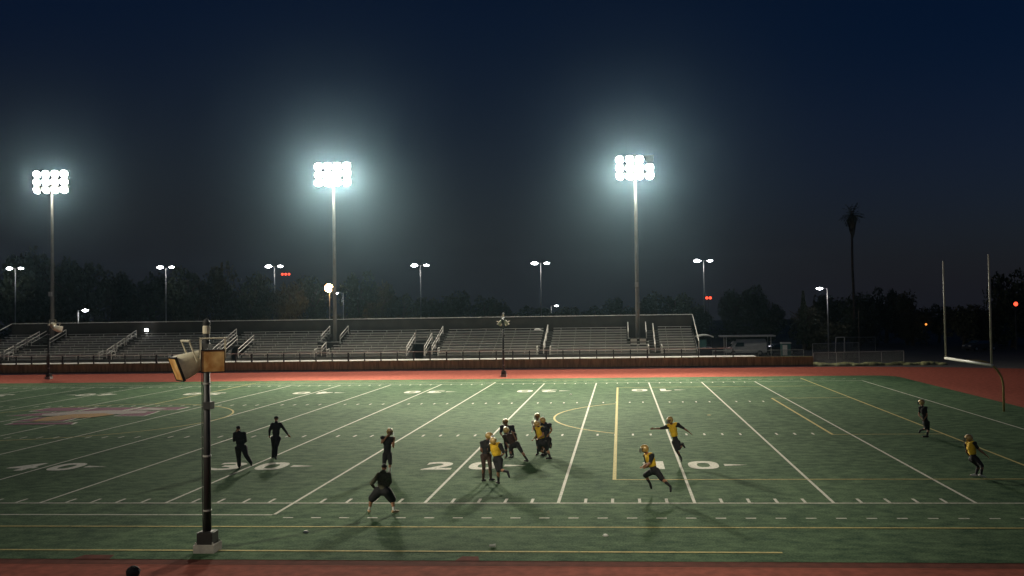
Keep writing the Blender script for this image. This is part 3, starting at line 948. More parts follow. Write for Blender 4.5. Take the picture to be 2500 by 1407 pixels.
for x in (-0.75, 0.75):
    for y in (-1.3, 0.9):
        obj('wheel', MB().lathe([(0.15, -0.1), (0.3, -0.1), (0.31, 0), (0.3, 0.1), (0.15, 0.1)], 12, (x, y, 0.31), (1, 0, 0)), M['tyre'], ct)
car('dark car parked beyond the white van and the canopy', (9.6, 92, 0), R(190), M['dark_car'])
car('dark car parked behind the track, seen between the goal post uprights', (37.3, 96, 0), R(200), M['dark_car'])
bx = thing('portable_toilet', 'small white and teal cabin standing right of the canopy', 'toilet', (9.2, 85, 0))
obj('cabin', MB().box(-0.55, 0.55, -0.55, 0.55, 0, 1.75), M['teal'], bx)
obj('door', MB().box(-0.48, 0.1, -0.585, -0.555, 0.3, 1.6), M['post_white'], bx)
obj('roof', MB().box(-0.6, 0.6, -0.6, 0.6, 1.753, 1.9), M['white_car'], bx)
sg = thing('soccer_goal', 'small white soccer goal frame standing beyond the right end of the wall', 'soccer goal', (18.3, 95, 0))
for x, m in ((-0.75, 'rail'), (0.62, 'rail')):
    obj('post', MB().tube([(x, -0.5 if x < 0 else 0, 0), (x + (0.25 if x < 0 else 0), 0, 2.1)], 0.06, 8), M[m], sg)
obj('crossbar', MB().tube([(-0.5, 0, 2.1), (0.62, 0, 2.1)], 0.06, 8), M['rail'], sg)
obj('back_bar', MB().tube([(0.64, 0, 2.1), (4.9, 0.6, 2.05), (4.9, 0.6, 0)], 0.045, 8), M['net'], sg)
nt_ = MB()
for k in range(18):
    x = 0.8 + k * 0.23
    nt_.bar((x, 0.05 + (x - 0.64) * 0.14, 0.02), (x, 0.05 + (x - 0.64) * 0.14, 2.06), 0.012)
for k in range(9):
    nt_.bar((0.7, 0.06, 0.12 + k * 0.23), (4.85, 0.65, 0.12 + k * 0.23), 0.012)
obj('net', nt_, M['net'], sg)

def chainlink(label, p, q, h, base=0.0):
    p = Vector((*p, base)); q = Vector((*q, base))
    t = thing('chain_link_fence', label, 'fence', tuple(p))
    L = (q - p).length; d = (q - p) / L
    n = max(1, round(L / 2.4))
    for k in range(n + 1):
        c = d * (L * k / n)
        obj('post', MB().tube([(c.x, c.y, -0.03), (c.x, c.y, h)], 0.035, 6), M['galv'], t)
    e = d * L
    obj('top_rail', MB().tube([(0, 0, h), (e.x, e.y, h)], 0.028, 6), M['galv'], t)
    w = MB()
    k = -h
    while k < L:
        for s in (0, 1):
            a0, a1 = (k, k + h) if s == 0 else (k + h, k)
            z0, z1 = 0.02, h
            x0, x1 = a0, a1
            # clip to 0..L
            def clip(x, z, xo, zo):
                if x < 0: tt = (0 - x) / (xo - x); return 0, z + (zo - z) * tt
                if x > L: tt = (L - x) / (xo - x); return L, z + (zo - z) * tt
                return x, z
            if max(x0, x1) <= 0 or min(x0, x1) >= L: continue
            xa, za = clip(x0, z0, x1, z1); xb, zb = clip(x1, z1, x0, z0)
            w.bar((d.x * xa, d.y * xa, za), (d.x * xb, d.y * xb, zb), 0.012)
        k += 0.14
    obj('mesh', w, M['mesh_wire'], t)
    return t
chainlink('chain-link fence running right from the end of the brown wall', (9.0, 67.5), (19.0, 69.5), 1.45)
chainlink('higher chain-link fence in front of the small soccer goal', (11.5, 80), (17.5, 82), 1.9)
chainlink('long pale pipe fence between the bleachers end and the van', (-1.2, 72.2), (9.0, 72.8), 1.55, 0.0)
hd = thing('planter_bank', 'dark brown earth bank under the fence at the end of the wall', 'bank', (14, 68.6, 0))
bkm = MB()
for k in range(24):
    x = -5 + k * 0.6
    bkm.ell((x, 0.4 + 0.15 * math.sin(k * 2.1), 0), ((0.7, 0, 0), (0, 0.6, 0), (0, 0, 0.30 + 0.08 * math.sin(k * 1.3))), 10, 6)
obj('soil', bkm, M['brown_wall'], hd, True)

# ------------------------------------------------------------------ trees
def crown_mesh(seed, n, leaf, squash=1.0, dome=False):
    rng = np.random.default_rng(seed)
    K = 26
    cs = rng.normal(size=(K, 3)); cs /= np.linalg.norm(cs, axis=1)[:, None]
    cs *= (0.25 + 0.55 * rng.random((K, 1)))
    cs[:, 2] *= 0.9
    rad = 0.20 + 0.20 * rng.random(K)
    idx = rng.integers(0, K, n)
    d = rng.normal(size=(n, 3)); d /= np.linalg.norm(d, axis=1)[:, None]
    p = cs[idx] + d * (rad[idx] * (0.55 + 0.5 * rng.random(n)))[:, None]
    a = rng.normal(size=(n, 3)); a /= np.linalg.norm(a, axis=1)[:, None]
    b = np.cross(a, rng.normal(size=(n, 3))); b /= np.linalg.norm(b, axis=1)[:, None]
    s = leaf * (0.6 + 0.8 * rng.random((n, 1)))
    v = np.stack([p - a * s, p + b * s * 0.6, p + a * s, p - b * s * 0.6], 1).reshape(-1, 3)
    v[:, 2] *= squash
    me = bpy.data.meshes.new('crown')
    me.from_pydata(v.tolist(), [], [(4 * i, 4 * i + 1, 4 * i + 2, 4 * i + 3) for i in range(n)])
    return me
def trunk_mesh(seed):
    rng = random.Random(seed)
    m = MB()
    m.tube([(0, 0, -0.02), (0.02, 0, 0.25), (-0.01, 0.02, 0.5), (0.02, 0, 0.8)], [0.040, 0.030, 0.024, 0.012], 8)
    for k in range(7):
        a = rng.uniform(0, 6.28); z = rng.uniform(0.3, 0.6)
        m.tube([(0, 0, z), (0.12 * math.cos(a), 0.12 * math.sin(a), z + 0.12), (0.24 * math.cos(a), 0.24 * math.sin(a), z + 0.2)], [0.014, 0.010, 0.004], 6)
    return m.mesh('trunk', M['bark'])
crowns = [crown_mesh(11 + k, 3400, 0.052) for k in range(5)]
for i, c in enumerate(crowns): c.materials.append(M['leaf'] if i % 2 == 0 else M['leaf_b'])
trunks = [trunk_mesh(k) for k in range(3)]
TREES = [(-130.5,138,19.5,6.3),(-131.4,150,21.5,7.1),(-107.9,125,18.3,5.3),(-124.0,165,18.5,5.7),(-116.4,165,17.5,5.7),(-95.0,138,16.6,4.5),(-81.8,125,16.1,4.5),(-76.2,125,14.9,3.7),(-70.2,125,13.5,3.7),(-79.3,165,16.1,4.2),(-64.3,150,15.4,4.1),(-53.3,125,12.3,2.8),(-52.5,138,10.7,3.1),(-49.9,150,10.4,3.8),(-44.5,150,11.5,3.8),(-37.2,138,9.7,3.1),(-31.0,125,8.4,3.6),(-28.3,150,7.8,4.1),(-21.8,138,7.8,3.8),(-16.0,125,7.6,3.2),(-11.8,150,9.0,3.7),(-6.1,150,9.9,4.5),(-1.5,138,9.8,3.8),(2.6,138,7.6,3.0),(10.9,150,10.9,2.8),(14.5,150,11.2,3.6),(18.4,150,7.5,2.8),(15.5,105,8.6,1.0),(23.6,125,9.3,3.1),(25.4,115,9.3,2.9),(33.1,125,9.8,3.0),(34.3,115,8.9,2.8),(41.8,125,7.0,2.7),(38.4,105,7.1,2.9),(41.9,105,6.8,2.6),(45.5,105,11.8,3.5)]
LAB = ['tall dark tree at the left edge of the picture, behind the first lot lamp', 'tallest dark tree, behind the left floodlight tower pole', 'tall dark tree just right of the left floodlight tower pole',
       'dark tree in the tall left mass, above the low white lamp', 'dark tree behind the second twin-headed lot lamp', 'dark tree just right of the second twin-headed lot lamp',
       'dark tree midway between the second and third twin-headed lot lamps', 'dark tree just left of the third twin-headed lot lamp', 'dark tree just right of the third lot lamp, at its red lights',
       'dark tree just left of the middle floodlight tower pole', 'dark rounded tree just right of the middle floodlight tower pole', 'dark tree left of the fourth twin-headed lot lamp',
       'low dark tree left of the fourth lot lamp, lower than its left neighbour', 'low dark tree directly under the fourth twin-headed lot lamp', 'dark tree right of the fourth twin-headed lot lamp, a little taller than both neighbours',
       'low olive tree left of the far middle loudspeaker pole', 'low olive tree directly above the far middle loudspeaker pole', 'low olive tree under the fifth twin-headed lot lamp',
       'low olive tree at the tiny white lamp right of the fifth lot lamp', 'low olive tree left of the right floodlight tower', 'domed tree just left of the right floodlight tower pole',
       'broad domed tree right behind the right floodlight tower pole', 'domed tree between the right floodlight tower and the last lot lamp', 'low tree under the last twin-headed lot lamp',
       'rounded tree right of the last twin-headed lot lamp, behind the canopy', 'large rounded tree above the right part of the flat canopy', 'low dark tree left of the small pointed conifer',
       'small pointed conifer left of the single pole lamp', 'dark tree right behind the single pole lamp', 'dark tree behind the tall palm trunk',
       'dark tree right of the palm trunk', 'dark rounded tree left of the goal post', 'low dark tree behind the left goal post upright',
       'low dark tree seen between the goal post uprights', 'low dark tree behind the right goal post upright', 'tall dark tree at the right edge, beyond the goal post']
for i, (x, y, h, w) in enumerate(TREES):
    con = LAB[i].startswith('small pointed')
    t = thing('conifer_tree' if con else 'broadleaf_tree', LAB[i], 'tree', (x, y, 0), 0, None if con else 'dark trees behind the bleachers')
    tr = link('trunk', trunks[i % 3], t); tr.scale = (h, h, h)
    if con:
        rng = np.random.default_rng(5); n = 2600
        zz = rng.random(n) ** 0.8; an = rng.random(n) * 6.283
        rr = (1 - zz) * w * (0.7 + 0.5 * rng.random(n))
        m = MB()
        for q in range(n):
            c = Vector((rr[q] * math.cos(an[q]), rr[q] * math.sin(an[q]), 0.8 + zz[q] * (h - 0.8)))
            d1 = Vector(rng.normal(size=3)).normalized() * 0.22; d2 = Vector(rng.normal(size=3)).normalized() * 0.12
            m.add([c - d1, c + d2, c + d1, c - d2], [(0, 1, 2, 3)])
        obj('crown', m, M['leaf'], t)
    else:
        cr = link('crown', crowns[i % 5], t, (0, 0, h * 0.52))
        cr.scale = (w * 1.25, w * 1.1, h * 0.46 / 0.88)
        cr.rotation_euler = (0, 0, i * 1.7)
# hedge-like growth that fills the dark band between the trunks
BUSH = [(-140 + k * 8.3, 112 + 7 * math.sin(k * 1.9), 5.6 + 1.2 * math.sin(k * 2.7), 5.6) for k in range(25)]
for i, (x, y, h, w) in enumerate(BUSH):
    t = thing('shrub', 'dark shrub in the black band of growth right behind the bleachers fence', 'shrub', (x, y, 0), 0, 'dark shrubs behind the bleachers')
    cr = link('crown', crowns[(i + 2) % 5], t, (0, 0, h * 0.46)); cr.scale = (w, w * 0.7, h * 0.6); cr.rotation_euler = (0, 0, i * 2.1)
    tr = link('trunk', trunks[i % 3], t); tr.scale = (h * 0.9,) * 3
# palm
pm = thing('palm_tree', 'tall thin palm with a shaggy crown at right, dim against the sky', 'palm', (24.6, 112, 0))
obj('trunk', MB().tube([(0, 0, -0.03), (0.05, 0, 6), (-0.1, 0, 13), (-0.02, 0, 20.4)], [0.32, 0.22, 0.19, 0.17], 10), M['bark'], pm, True)
fr = MB(); dr = MB()
rng = random.Random(3)
for k in range(46):
    az = rng.uniform(0, 6.283); el = rng.uniform(-0.5, 1.3)
    L = rng.uniform(1.6, 2.4)
    base = Vector((0, 0, 20.3 + rng.uniform(-0.3, 0.3)))
    prev = base
    d = Vector((math.cos(az) * math.cos(el), math.sin(az) * math.cos(el), math.sin(el)))
    for q in range(5):
        nx = prev + d * L / 5
        side = d.cross(Vector((0, 0, 1))).normalized() if abs(d.z) < 0.98 else Vector((1, 0, 0))
        for s in (-1, 1):
            tip = prev + d * 0.32 + side * s * (0.42 - 0.05 * q) + Vector((0, 0, -0.15))
            fr.add([prev, prev + d * 0.16, tip], [(0, 1, 2)])
        fr.bar(prev, nx, 0.03)
        prev = nx
        d = (d + Vector((0, 0, -0.22))).normalized()
for k in range(120):
    az = rng.uniform(0, 6.283)
    z = rng.uniform(17.2, 19.9)
    r = 0.25 + 0.5 * (z - 17.2) / 2.7
    p = Vector((r * math.cos(az), r * math.sin(az), z))
    dr.add([Vector((0.1 * math.cos(az), 0.1 * math.sin(az), z + 0.9)), p + Vector((-0.12 * math.sin(az), 0.12 * math.cos(az), 0)), p + Vector((0.12 * math.sin(az), -0.12 * math.cos(az), -0.4))], [(0, 1, 2)])
obj('crown', fr, M['leaf'], pm)
obj('dead_fronds', dr, M['dry_frond'], pm)

# ------------------------------------------------------------------ small things lying on the turf
for x, y, lab in ((-20.99, -4.01, 'small white marker disc on the near turf, lower left of the wide-legged coach'),
                  (-12.05, -4.35, 'small white marker disc on the near turf under the ball carrier'),
                  (-15.4, 38.3, 'small white marker disc on the far turf, just left of the far 10')):
    tag(obj('marker_disc', MB().lathe([(0.085, 0), (0.085, 0.012), (0.05, 0.045), (0.025, 0.047)], 14), M['white_cloth'], None, True, (x, y, 0.003)), lab, 'marker', 'white marker discs')
tag(obj('paper_cup', MB().lathe([(0.03, -0.09), (0.048, 0.08), (0.044, 0.08), (0.026, -0.085)], 12, (0, 0, 0.052), (1, 0.2, 0)), M['white_cloth'], None, False, (-15.14, -5.64, 0)), 'crushed white cup lying on the turf near the bottom edge', 'cup')

# ------------------------------------------------------------------ people
POSES = {
    'coach_call': ((-27.77, 6.86), (-0.35, 0.94), (-0.5, 0.87), {'pelvis': (0.12, 0.00, 0.86), 'neck': (0.02, 0.05, 1.52), 'head': (-0.10, 0.21, 1.63), 'ls': (-0.17, 0.03, 1.45), 'rs': (0.20, 0.11, 1.45), 'le': (-0.23, 0.10, 1.16), 'lw': (-0.17, 0.16, 1.47), 're': (0.27, 0.09, 1.14), 'rw': (0.02, 0.16, 1.21), 'lh': (-0.01, 0.00, 0.85), 'rh': (0.24, 0.00, 0.86), 'lk': (-0.06, 0.14, 0.47), 'la': (0.00, 0.05, 0.09), 'lt': (-0.06, 0.24, 0.04), 'rk': (0.41, -0.19, 0.58), 'ra': (0.68, -0.35, 0.29), 'rt': (0.64, -0.20, 0.16)}),
    'coach_walk': ((-27.20, 9.29), (0.25, 0.97), (0.45, 0.9), {'pelvis': (0.10, 0.00, 0.90), 'neck': (0.09, 0.08, 1.62), 'head': (0.02, 0.26, 1.75), 'ls': (-0.09, 0.08, 1.53), 'rs': (0.28, 0.08, 1.55), 'le': (-0.19, 0.01, 1.25), 'lw': (-0.24, 0.13, 1.02), 're': (0.46, 0.12, 1.28), 'rw': (0.64, 0.06, 1.08), 'lh': (0.00, 0.00, 0.90), 'rh': (0.21, 0.00, 0.90), 'lk': (-0.05, 0.13, 0.49), 'la': (-0.07, 0.09, 0.09), 'lt': (0.03, 0.26, 0.04), 'rk': (0.22, -0.26, 0.57), 'ra': (0.30, -0.50, 0.22), 'rt': (0.35, -0.65, 0.10)}),
    'quarterback': ((-21.00, 5.33), (0.35, -0.94), (0.6, -0.8), {'pelvis': (0.03, 0.00, 0.85), 'neck': (0.05, 0.09, 1.49), 'head': (0.14, 0.04, 1.70), 'ls': (-0.16, 0.09, 1.44), 'rs': (0.21, 0.09, 1.40), 'le': (-0.15, -0.13, 1.29), 'lw': (0.06, -0.04, 1.56), 're': (0.27, 0.06, 1.10), 'rw': (0.33, -0.01, 1.36), 'lh': (-0.05, 0.00, 0.82), 'rh': (0.13, 0.00, 0.82), 'lk': (-0.02, -0.26, 0.50), 'la': (-0.03, -0.21, 0.09), 'lt': (0.02, -0.41, 0.04), 'rk': (0.22, -0.24, 0.50), 'ra': (0.17, -0.21, 0.09), 'rt': (0.27, -0.39, 0.04)}),
    'coach_wide': ((-19.34, -1.58), (0.1, 0.99), (0.15, 0.99), {'pelvis': (0.03, 0.00, 0.75), 'neck': (0.05, 0.11, 1.32), 'head': (0.01, 0.31, 1.43), 'ls': (-0.11, 0.11, 1.25), 'rs': (0.21, 0.11, 1.25), 'le': (-0.33, -0.00, 0.97), 'lw': (-0.26, 0.17, 0.78), 're': (0.23, 0.23, 0.98), 'rw': (0.10, 0.37, 0.79), 'lh': (-0.10, 0.00, 0.73), 'rh': (0.16, 0.00, 0.73), 'lk': (-0.35, 0.09, 0.46), 'la': (-0.45, 0.12, 0.09), 'lt': (-0.53, 0.31, 0.04), 'rk': (0.31, 0.18, 0.41), 'ra': (0.38, 0.06, 0.09), 'rt': (0.50, 0.22, 0.04)}),
    'lineman_left': ((-16.73, 3.78), (0.8, 0.6), (0.9, 0.3), {'pelvis': (-0.01, 0.00, 1.03), 'neck': (0.01, 0.08, 1.53), 'head': (0.10, 0.21, 1.70), 'ls': (-0.15, 0.13, 1.44), 'rs': (0.10, 0.03, 1.48), 'le': (-0.17, -0.05, 1.20), 'lw': (-0.02, 0.09, 1.02), 're': (0.18, 0.21, 1.29), 'rw': (0.30, 0.41, 1.16), 'lh': (-0.11, 0.00, 0.99), 'rh': (0.11, 0.00, 1.00), 'lk': (-0.05, -0.22, 0.61), 'la': (-0.11, -0.02, 0.09), 'lt': (-0.03, 0.15, 0.04), 'rk': (0.19, -0.18, 0.60), 'ra': (0.16, 0.10, 0.09), 'rt': (0.29, 0.24, 0.04)}),
    'vest_left': ((-16.17, 3.15), (-0.7, 0.7), (-0.5, 0.86), {'pelvis': (-0.02, 0.00, 0.99), 'neck': (-0.15, 0.06, 1.47), 'head': (-0.17, -0.09, 1.65), 'ls': (-0.31, 0.11, 1.43), 'rs': (0.08, 0.01, 1.47), 'le': (-0.39, 0.26, 1.20), 'lw': (-0.45, 0.47, 1.25), 're': (0.22, -0.02, 1.20), 'rw': (0.09, 0.14, 1.05), 'lh': (-0.11, 0.05, 0.93), 'rh': (0.07, -0.05, 0.95), 'lk': (0.01, -0.19, 0.58), 'la': (-0.02, 0.15, 0.09), 'lt': (-0.13, 0.32, 0.04), 'rk': (0.13, -0.31, 0.62), 'ra': (0.42, -0.48, 0.58), 'rt': (0.48, -0.57, 0.41)}),
    'blocker_back': ((-16.60, 9.63), (-0.2, -0.98), (-0.2, -0.98), {'pelvis': (0.01, 0.00, 0.74), 'neck': (-0.08, 0.07, 1.34), 'head': (-0.12, -0.05, 1.54), 'ls': (-0.29, 0.07, 1.29), 'rs': (0.18, 0.07, 1.29), 'le': (-0.33, -0.14, 1.07), 'lw': (-0.20, -0.32, 0.92), 're': (0.30, -0.12, 1.08), 'rw': (0.20, -0.33, 0.96), 'lh': (-0.11, 0.00, 0.71), 'rh': (0.10, 0.00, 0.71), 'lk': (-0.08, -0.25, 0.41), 'la': (-0.05, -0.29, 0.09), 'lt': (-0.10, -0.48, 0.04), 'rk': (0.18, -0.24, 0.41), 'ra': (0.23, -0.21, 0.09), 'rt': (0.21, -0.41, 0.04)}),
    'blocker_front': ((-16.03, 8.45), (-0.6, 0.8), (-0.6, 0.8), {'pelvis': (-0.17, 0.00, 0.72), 'neck': (-0.41, 0.17, 1.12), 'head': (-0.54, 0.28, 1.28), 'ls': (-0.61, 0.27, 1.01), 'rs': (-0.15, 0.07, 1.10), 'le': (-0.60, 0.44, 0.77), 'lw': (-0.47, 0.27, 0.60), 're': (-0.05, -0.15, 0.93), 'rw': (-0.19, -0.13, 1.18), 'lh': (-0.31, 0.10, 0.63), 'rh': (-0.03, -0.05, 0.75), 'lk': (-0.33, -0.14, 0.44), 'la': (-0.26, -0.36, 0.25), 'lt': (-0.38, -0.22, 0.19), 'rk': (0.18, -0.28, 0.46), 'ra': (0.42, -0.30, 0.09), 'rt': (0.27, -0.16, 0.04)}),
    'lineman_far': ((-15.27, 10.13), (-0.3, -0.95), (-0.4, -0.9), {'pelvis': (0.01, 0.00, 0.83), 'neck': (-0.07, 0.08, 1.52), 'head': (-0.06, -0.02, 1.72), 'ls': (-0.25, 0.08, 1.43), 'rs': (0.10, 0.08, 1.45), 'le': (-0.25, -0.11, 1.20), 'lw': (-0.26, -0.33, 1.11), 're': (0.17, -0.04, 1.18), 'rw': (0.10, -0.26, 1.10), 'lh': (-0.08, 0.00, 0.81), 'rh': (0.10, 0.00, 0.81), 'lk': (-0.03, -0.25, 0.47), 'la': (-0.05, -0.11, 0.09), 'lt': (-0.13, -0.30, 0.04), 'rk': (0.14, -0.25, 0.47), 'ra': (0.16, -0.12, 0.09), 'rt': (0.10, -0.31, 0.04)}),
    'vest_right': ((-14.67, 8.75), (-0.9, 0.3), (-0.9, 0.4), {'pelvis': (-0.34, 0.00, 0.78), 'neck': (-0.48, 0.07, 1.40), 'head': (-0.59, 0.24, 1.50), 'ls': (-0.62, 0.23, 1.28), 'rs': (-0.29, -0.09, 1.35), 'le': (-0.61, 0.36, 1.01), 'lw': (-0.75, 0.52, 0.84), 're': (-0.27, -0.25, 1.09), 'rw': (-0.48, -0.14, 0.95), 'lh': (-0.44, 0.08, 0.71), 'rh': (-0.22, -0.08, 0.73), 'lk': (-0.49, 0.23, 0.38), 'la': (-0.23, 0.43, 0.22), 'lt': (-0.33, 0.52, 0.08), 'rk': (-0.13, 0.08, 0.42), 'ra': (-0.00, 0.04, 0.09), 'rt': (-0.19, 0.11, 0.04)}),
    'lineman_right': ((-14.90, 9.86), (-0.8, 0.4), (-0.85, 0.5), {'pelvis': (0.01, 0.00, 0.76), 'neck': (-0.09, 0.07, 1.39), 'head': (-0.19, 0.22, 1.53), 'ls': (-0.19, 0.22, 1.33), 'rs': (0.14, -0.03, 1.36), 'le': (-0.24, 0.33, 1.06), 'lw': (-0.43, 0.49, 0.95), 're': (0.24, -0.24, 1.17), 'rw': (0.13, -0.41, 1.00), 'lh': (-0.08, 0.10, 0.71), 'rh': (0.12, -0.05, 0.73), 'lk': (-0.12, 0.24, 0.32), 'la': (-0.06, -0.11, 0.09), 'lt': (-0.25, -0.04, 0.04), 'rk': (0.10, -0.30, 0.43), 'ra': (0.20, -0.07, 0.54), 'rt': (0.19, -0.19, 0.38)}),
    'receiver_arms': ((-9.04, 7.84), (-0.9, 0.3), (-0.7, -0.5), {'pelvis': (-0.24, 0.00, 0.90), 'neck': (-0.40, 0.10, 1.59), 'head': (-0.47, 0.00, 1.79), 'ls': (-0.60, 0.12, 1.49), 'rs': (-0.14, 0.08, 1.58), 'le': (-0.89, 0.02, 1.45), 'lw': (-1.14, -0.07, 1.45), 're': (0.13, 0.04, 1.43), 'rw': (0.33, -0.07, 1.29), 'lh': (-0.32, 0.02, 0.87), 'rh': (-0.14, -0.02, 0.87), 'lk': (-0.23, -0.24, 0.57), 'la': (-0.05, -0.10, 0.25), 'lt': (-0.03, -0.25, 0.13), 'rk': (-0.12, -0.26, 0.64), 'ra': (0.05, -0.04, 0.82), 'rt': (0.12, -0.16, 0.68)}),
    'ball_carrier': ((-9.92, 1.09), (-1, 0), (-0.97, 0.1), {'pelvis': (-0.51, 0.00, 0.91), 'neck': (-0.71, 0.09, 1.44), 'head': (-0.84, 0.03, 1.63), 'ls': (-0.78, 0.26, 1.35), 'rs': (-0.59, -0.08, 1.40), 'le': (-0.78, 0.41, 1.09), 'lw': (-0.89, 0.59, 0.95), 're': (-0.67, -0.29, 1.21), 'rw': (-0.80, -0.51, 1.13), 'lh': (-0.58, 0.10, 0.86), 'rh': (-0.44, -0.10, 0.90), 'lk': (-0.83, 0.28, 0.68), 'la': (-0.65, 0.41, 0.36), 'lt': (-0.61, 0.51, 0.19), 'rk': (-0.25, -0.36, 0.66), 'ra': (-0.00, -0.61, 0.47), 'rt': (-0.00, -0.77, 0.34)}),
    'deep_player': ((3.34, 14.88), (-0.8, 0.4), (-0.8, 0.5), {'pelvis': (-0.03, 0.00, 0.77), 'neck': (-0.12, 0.11, 1.48), 'head': (-0.15, 0.22, 1.68), 'ls': (-0.20, 0.21, 1.40), 'rs': (-0.04, 0.01, 1.42), 'le': (-0.30, 0.20, 1.10), 'lw': (-0.26, -0.02, 0.97), 're': (0.01, -0.05, 1.10), 'rw': (-0.15, -0.17, 0.92), 'lh': (-0.07, 0.08, 0.72), 'rh': (0.02, -0.08, 0.74), 'lk': (-0.08, -0.17, 0.46), 'la': (-0.28, 0.10, 0.35), 'lt': (-0.29, 0.24, 0.21), 'rk': (0.09, 0.06, 0.38), 'ra': (-0.02, -0.06, 0.09), 'rt': (-0.20, 0.02, 0.04)}),
    'deep_vest': ((1.86, 4.58), (-0.9, 0.3), (-0.9, 0.4), {'pelvis': (-0.19, 0.00, 0.70), 'neck': (-0.26, 0.11, 1.25), 'head': (-0.26, 0.28, 1.40), 'ls': (-0.35, 0.21, 1.16), 'rs': (-0.16, 0.01, 1.23), 'le': (-0.33, 0.33, 0.89), 'lw': (-0.18, 0.46, 0.72), 're': (0.01, -0.09, 1.01), 'rw': (0.16, -0.26, 0.86), 'lh': (-0.24, 0.10, 0.66), 'rh': (-0.16, -0.10, 0.71), 'lk': (0.03, 0.17, 0.40), 'la': (-0.10, 0.06, 0.09), 'lt': (-0.29, 0.10, 0.04), 'rk': (-0.05, -0.39, 0.49), 'ra': (-0.18, -0.62, 0.20), 'rt': (-0.02, -0.57, 0.10)}),
}
def remesh(mb, voxel, iters=2):
    me = bpy.data.meshes.new('tmp')
    me.from_pydata(mb.v, [], mb.f)
    o = bpy.data.objects.new('tmp', me)
    C.objects.link(o)
    md = o.modifiers.new('r', 'REMESH'); md.mode = 'VOXEL'; md.voxel_size = voxel
    sm = o.modifiers.new('s', 'SMOOTH'); sm.factor = 0.5; sm.iterations = iters
    dg = bpy.context.evaluated_depsgraph_get()
    out = bpy.data.meshes.new_from_object(o.evaluated_get(dg))
    bpy.data.objects.remove(o); bpy.data.meshes.remove(me)
    out.materials.clear()
    for p in out.polygons: p.use_smooth = True
    return out
def cloth(name, mb, m, root, voxel=0.02, iters=2):
    me = remesh(mb, voxel, iters)
    me.materials.append(m)
    me.name = name
    return link(name, me, root)
def V(a): return Vector(a)
def hand(mb, wr, el, pal, curl):
    """palm, four unequal fingers and a thumb at the side; wr wrist, el elbow, pal palm normal"""
    d = (wr - el).normalized()
    n = (pal - d * pal.dot(d)).normalized()
    s = d.cross(n)
    c = wr + d * 0.055
    mb.ell(c, (s * 0.042, n * 0.017, d * 0.055))
    for k, (off, L) in enumerate(((-0.031, 0.068), (-0.010, 0.078), (0.011, 0.073), (0.030, 0.058))):
        b = wr + d * 0.098 + s * off
        m1 = b + d * L * 0.5 + n * curl * 0.012
        m2 = m1 + (d * (1 - curl * 0.6) + n * curl).normalized() * L * 0.5
        mb.cap(b - d * 0.02, 0.0105, m1, 0.0100, 6); mb.cap(m1, 0.0100, m2, 0.0088, 6)
    b = wr + d * 0.035 - s * 0.036
    m1 = b + (d * 0.7 - s * 0.7).normalized() * 0.035
    m2 = m1 + (d * 0.95 - s * 0.1 + n * 0.3).normalized() * 0.03
    mb.cap(b, 0.013, m1, 0.0115, 6); mb.cap(m1, 0.0115, m2, 0.0095, 6)

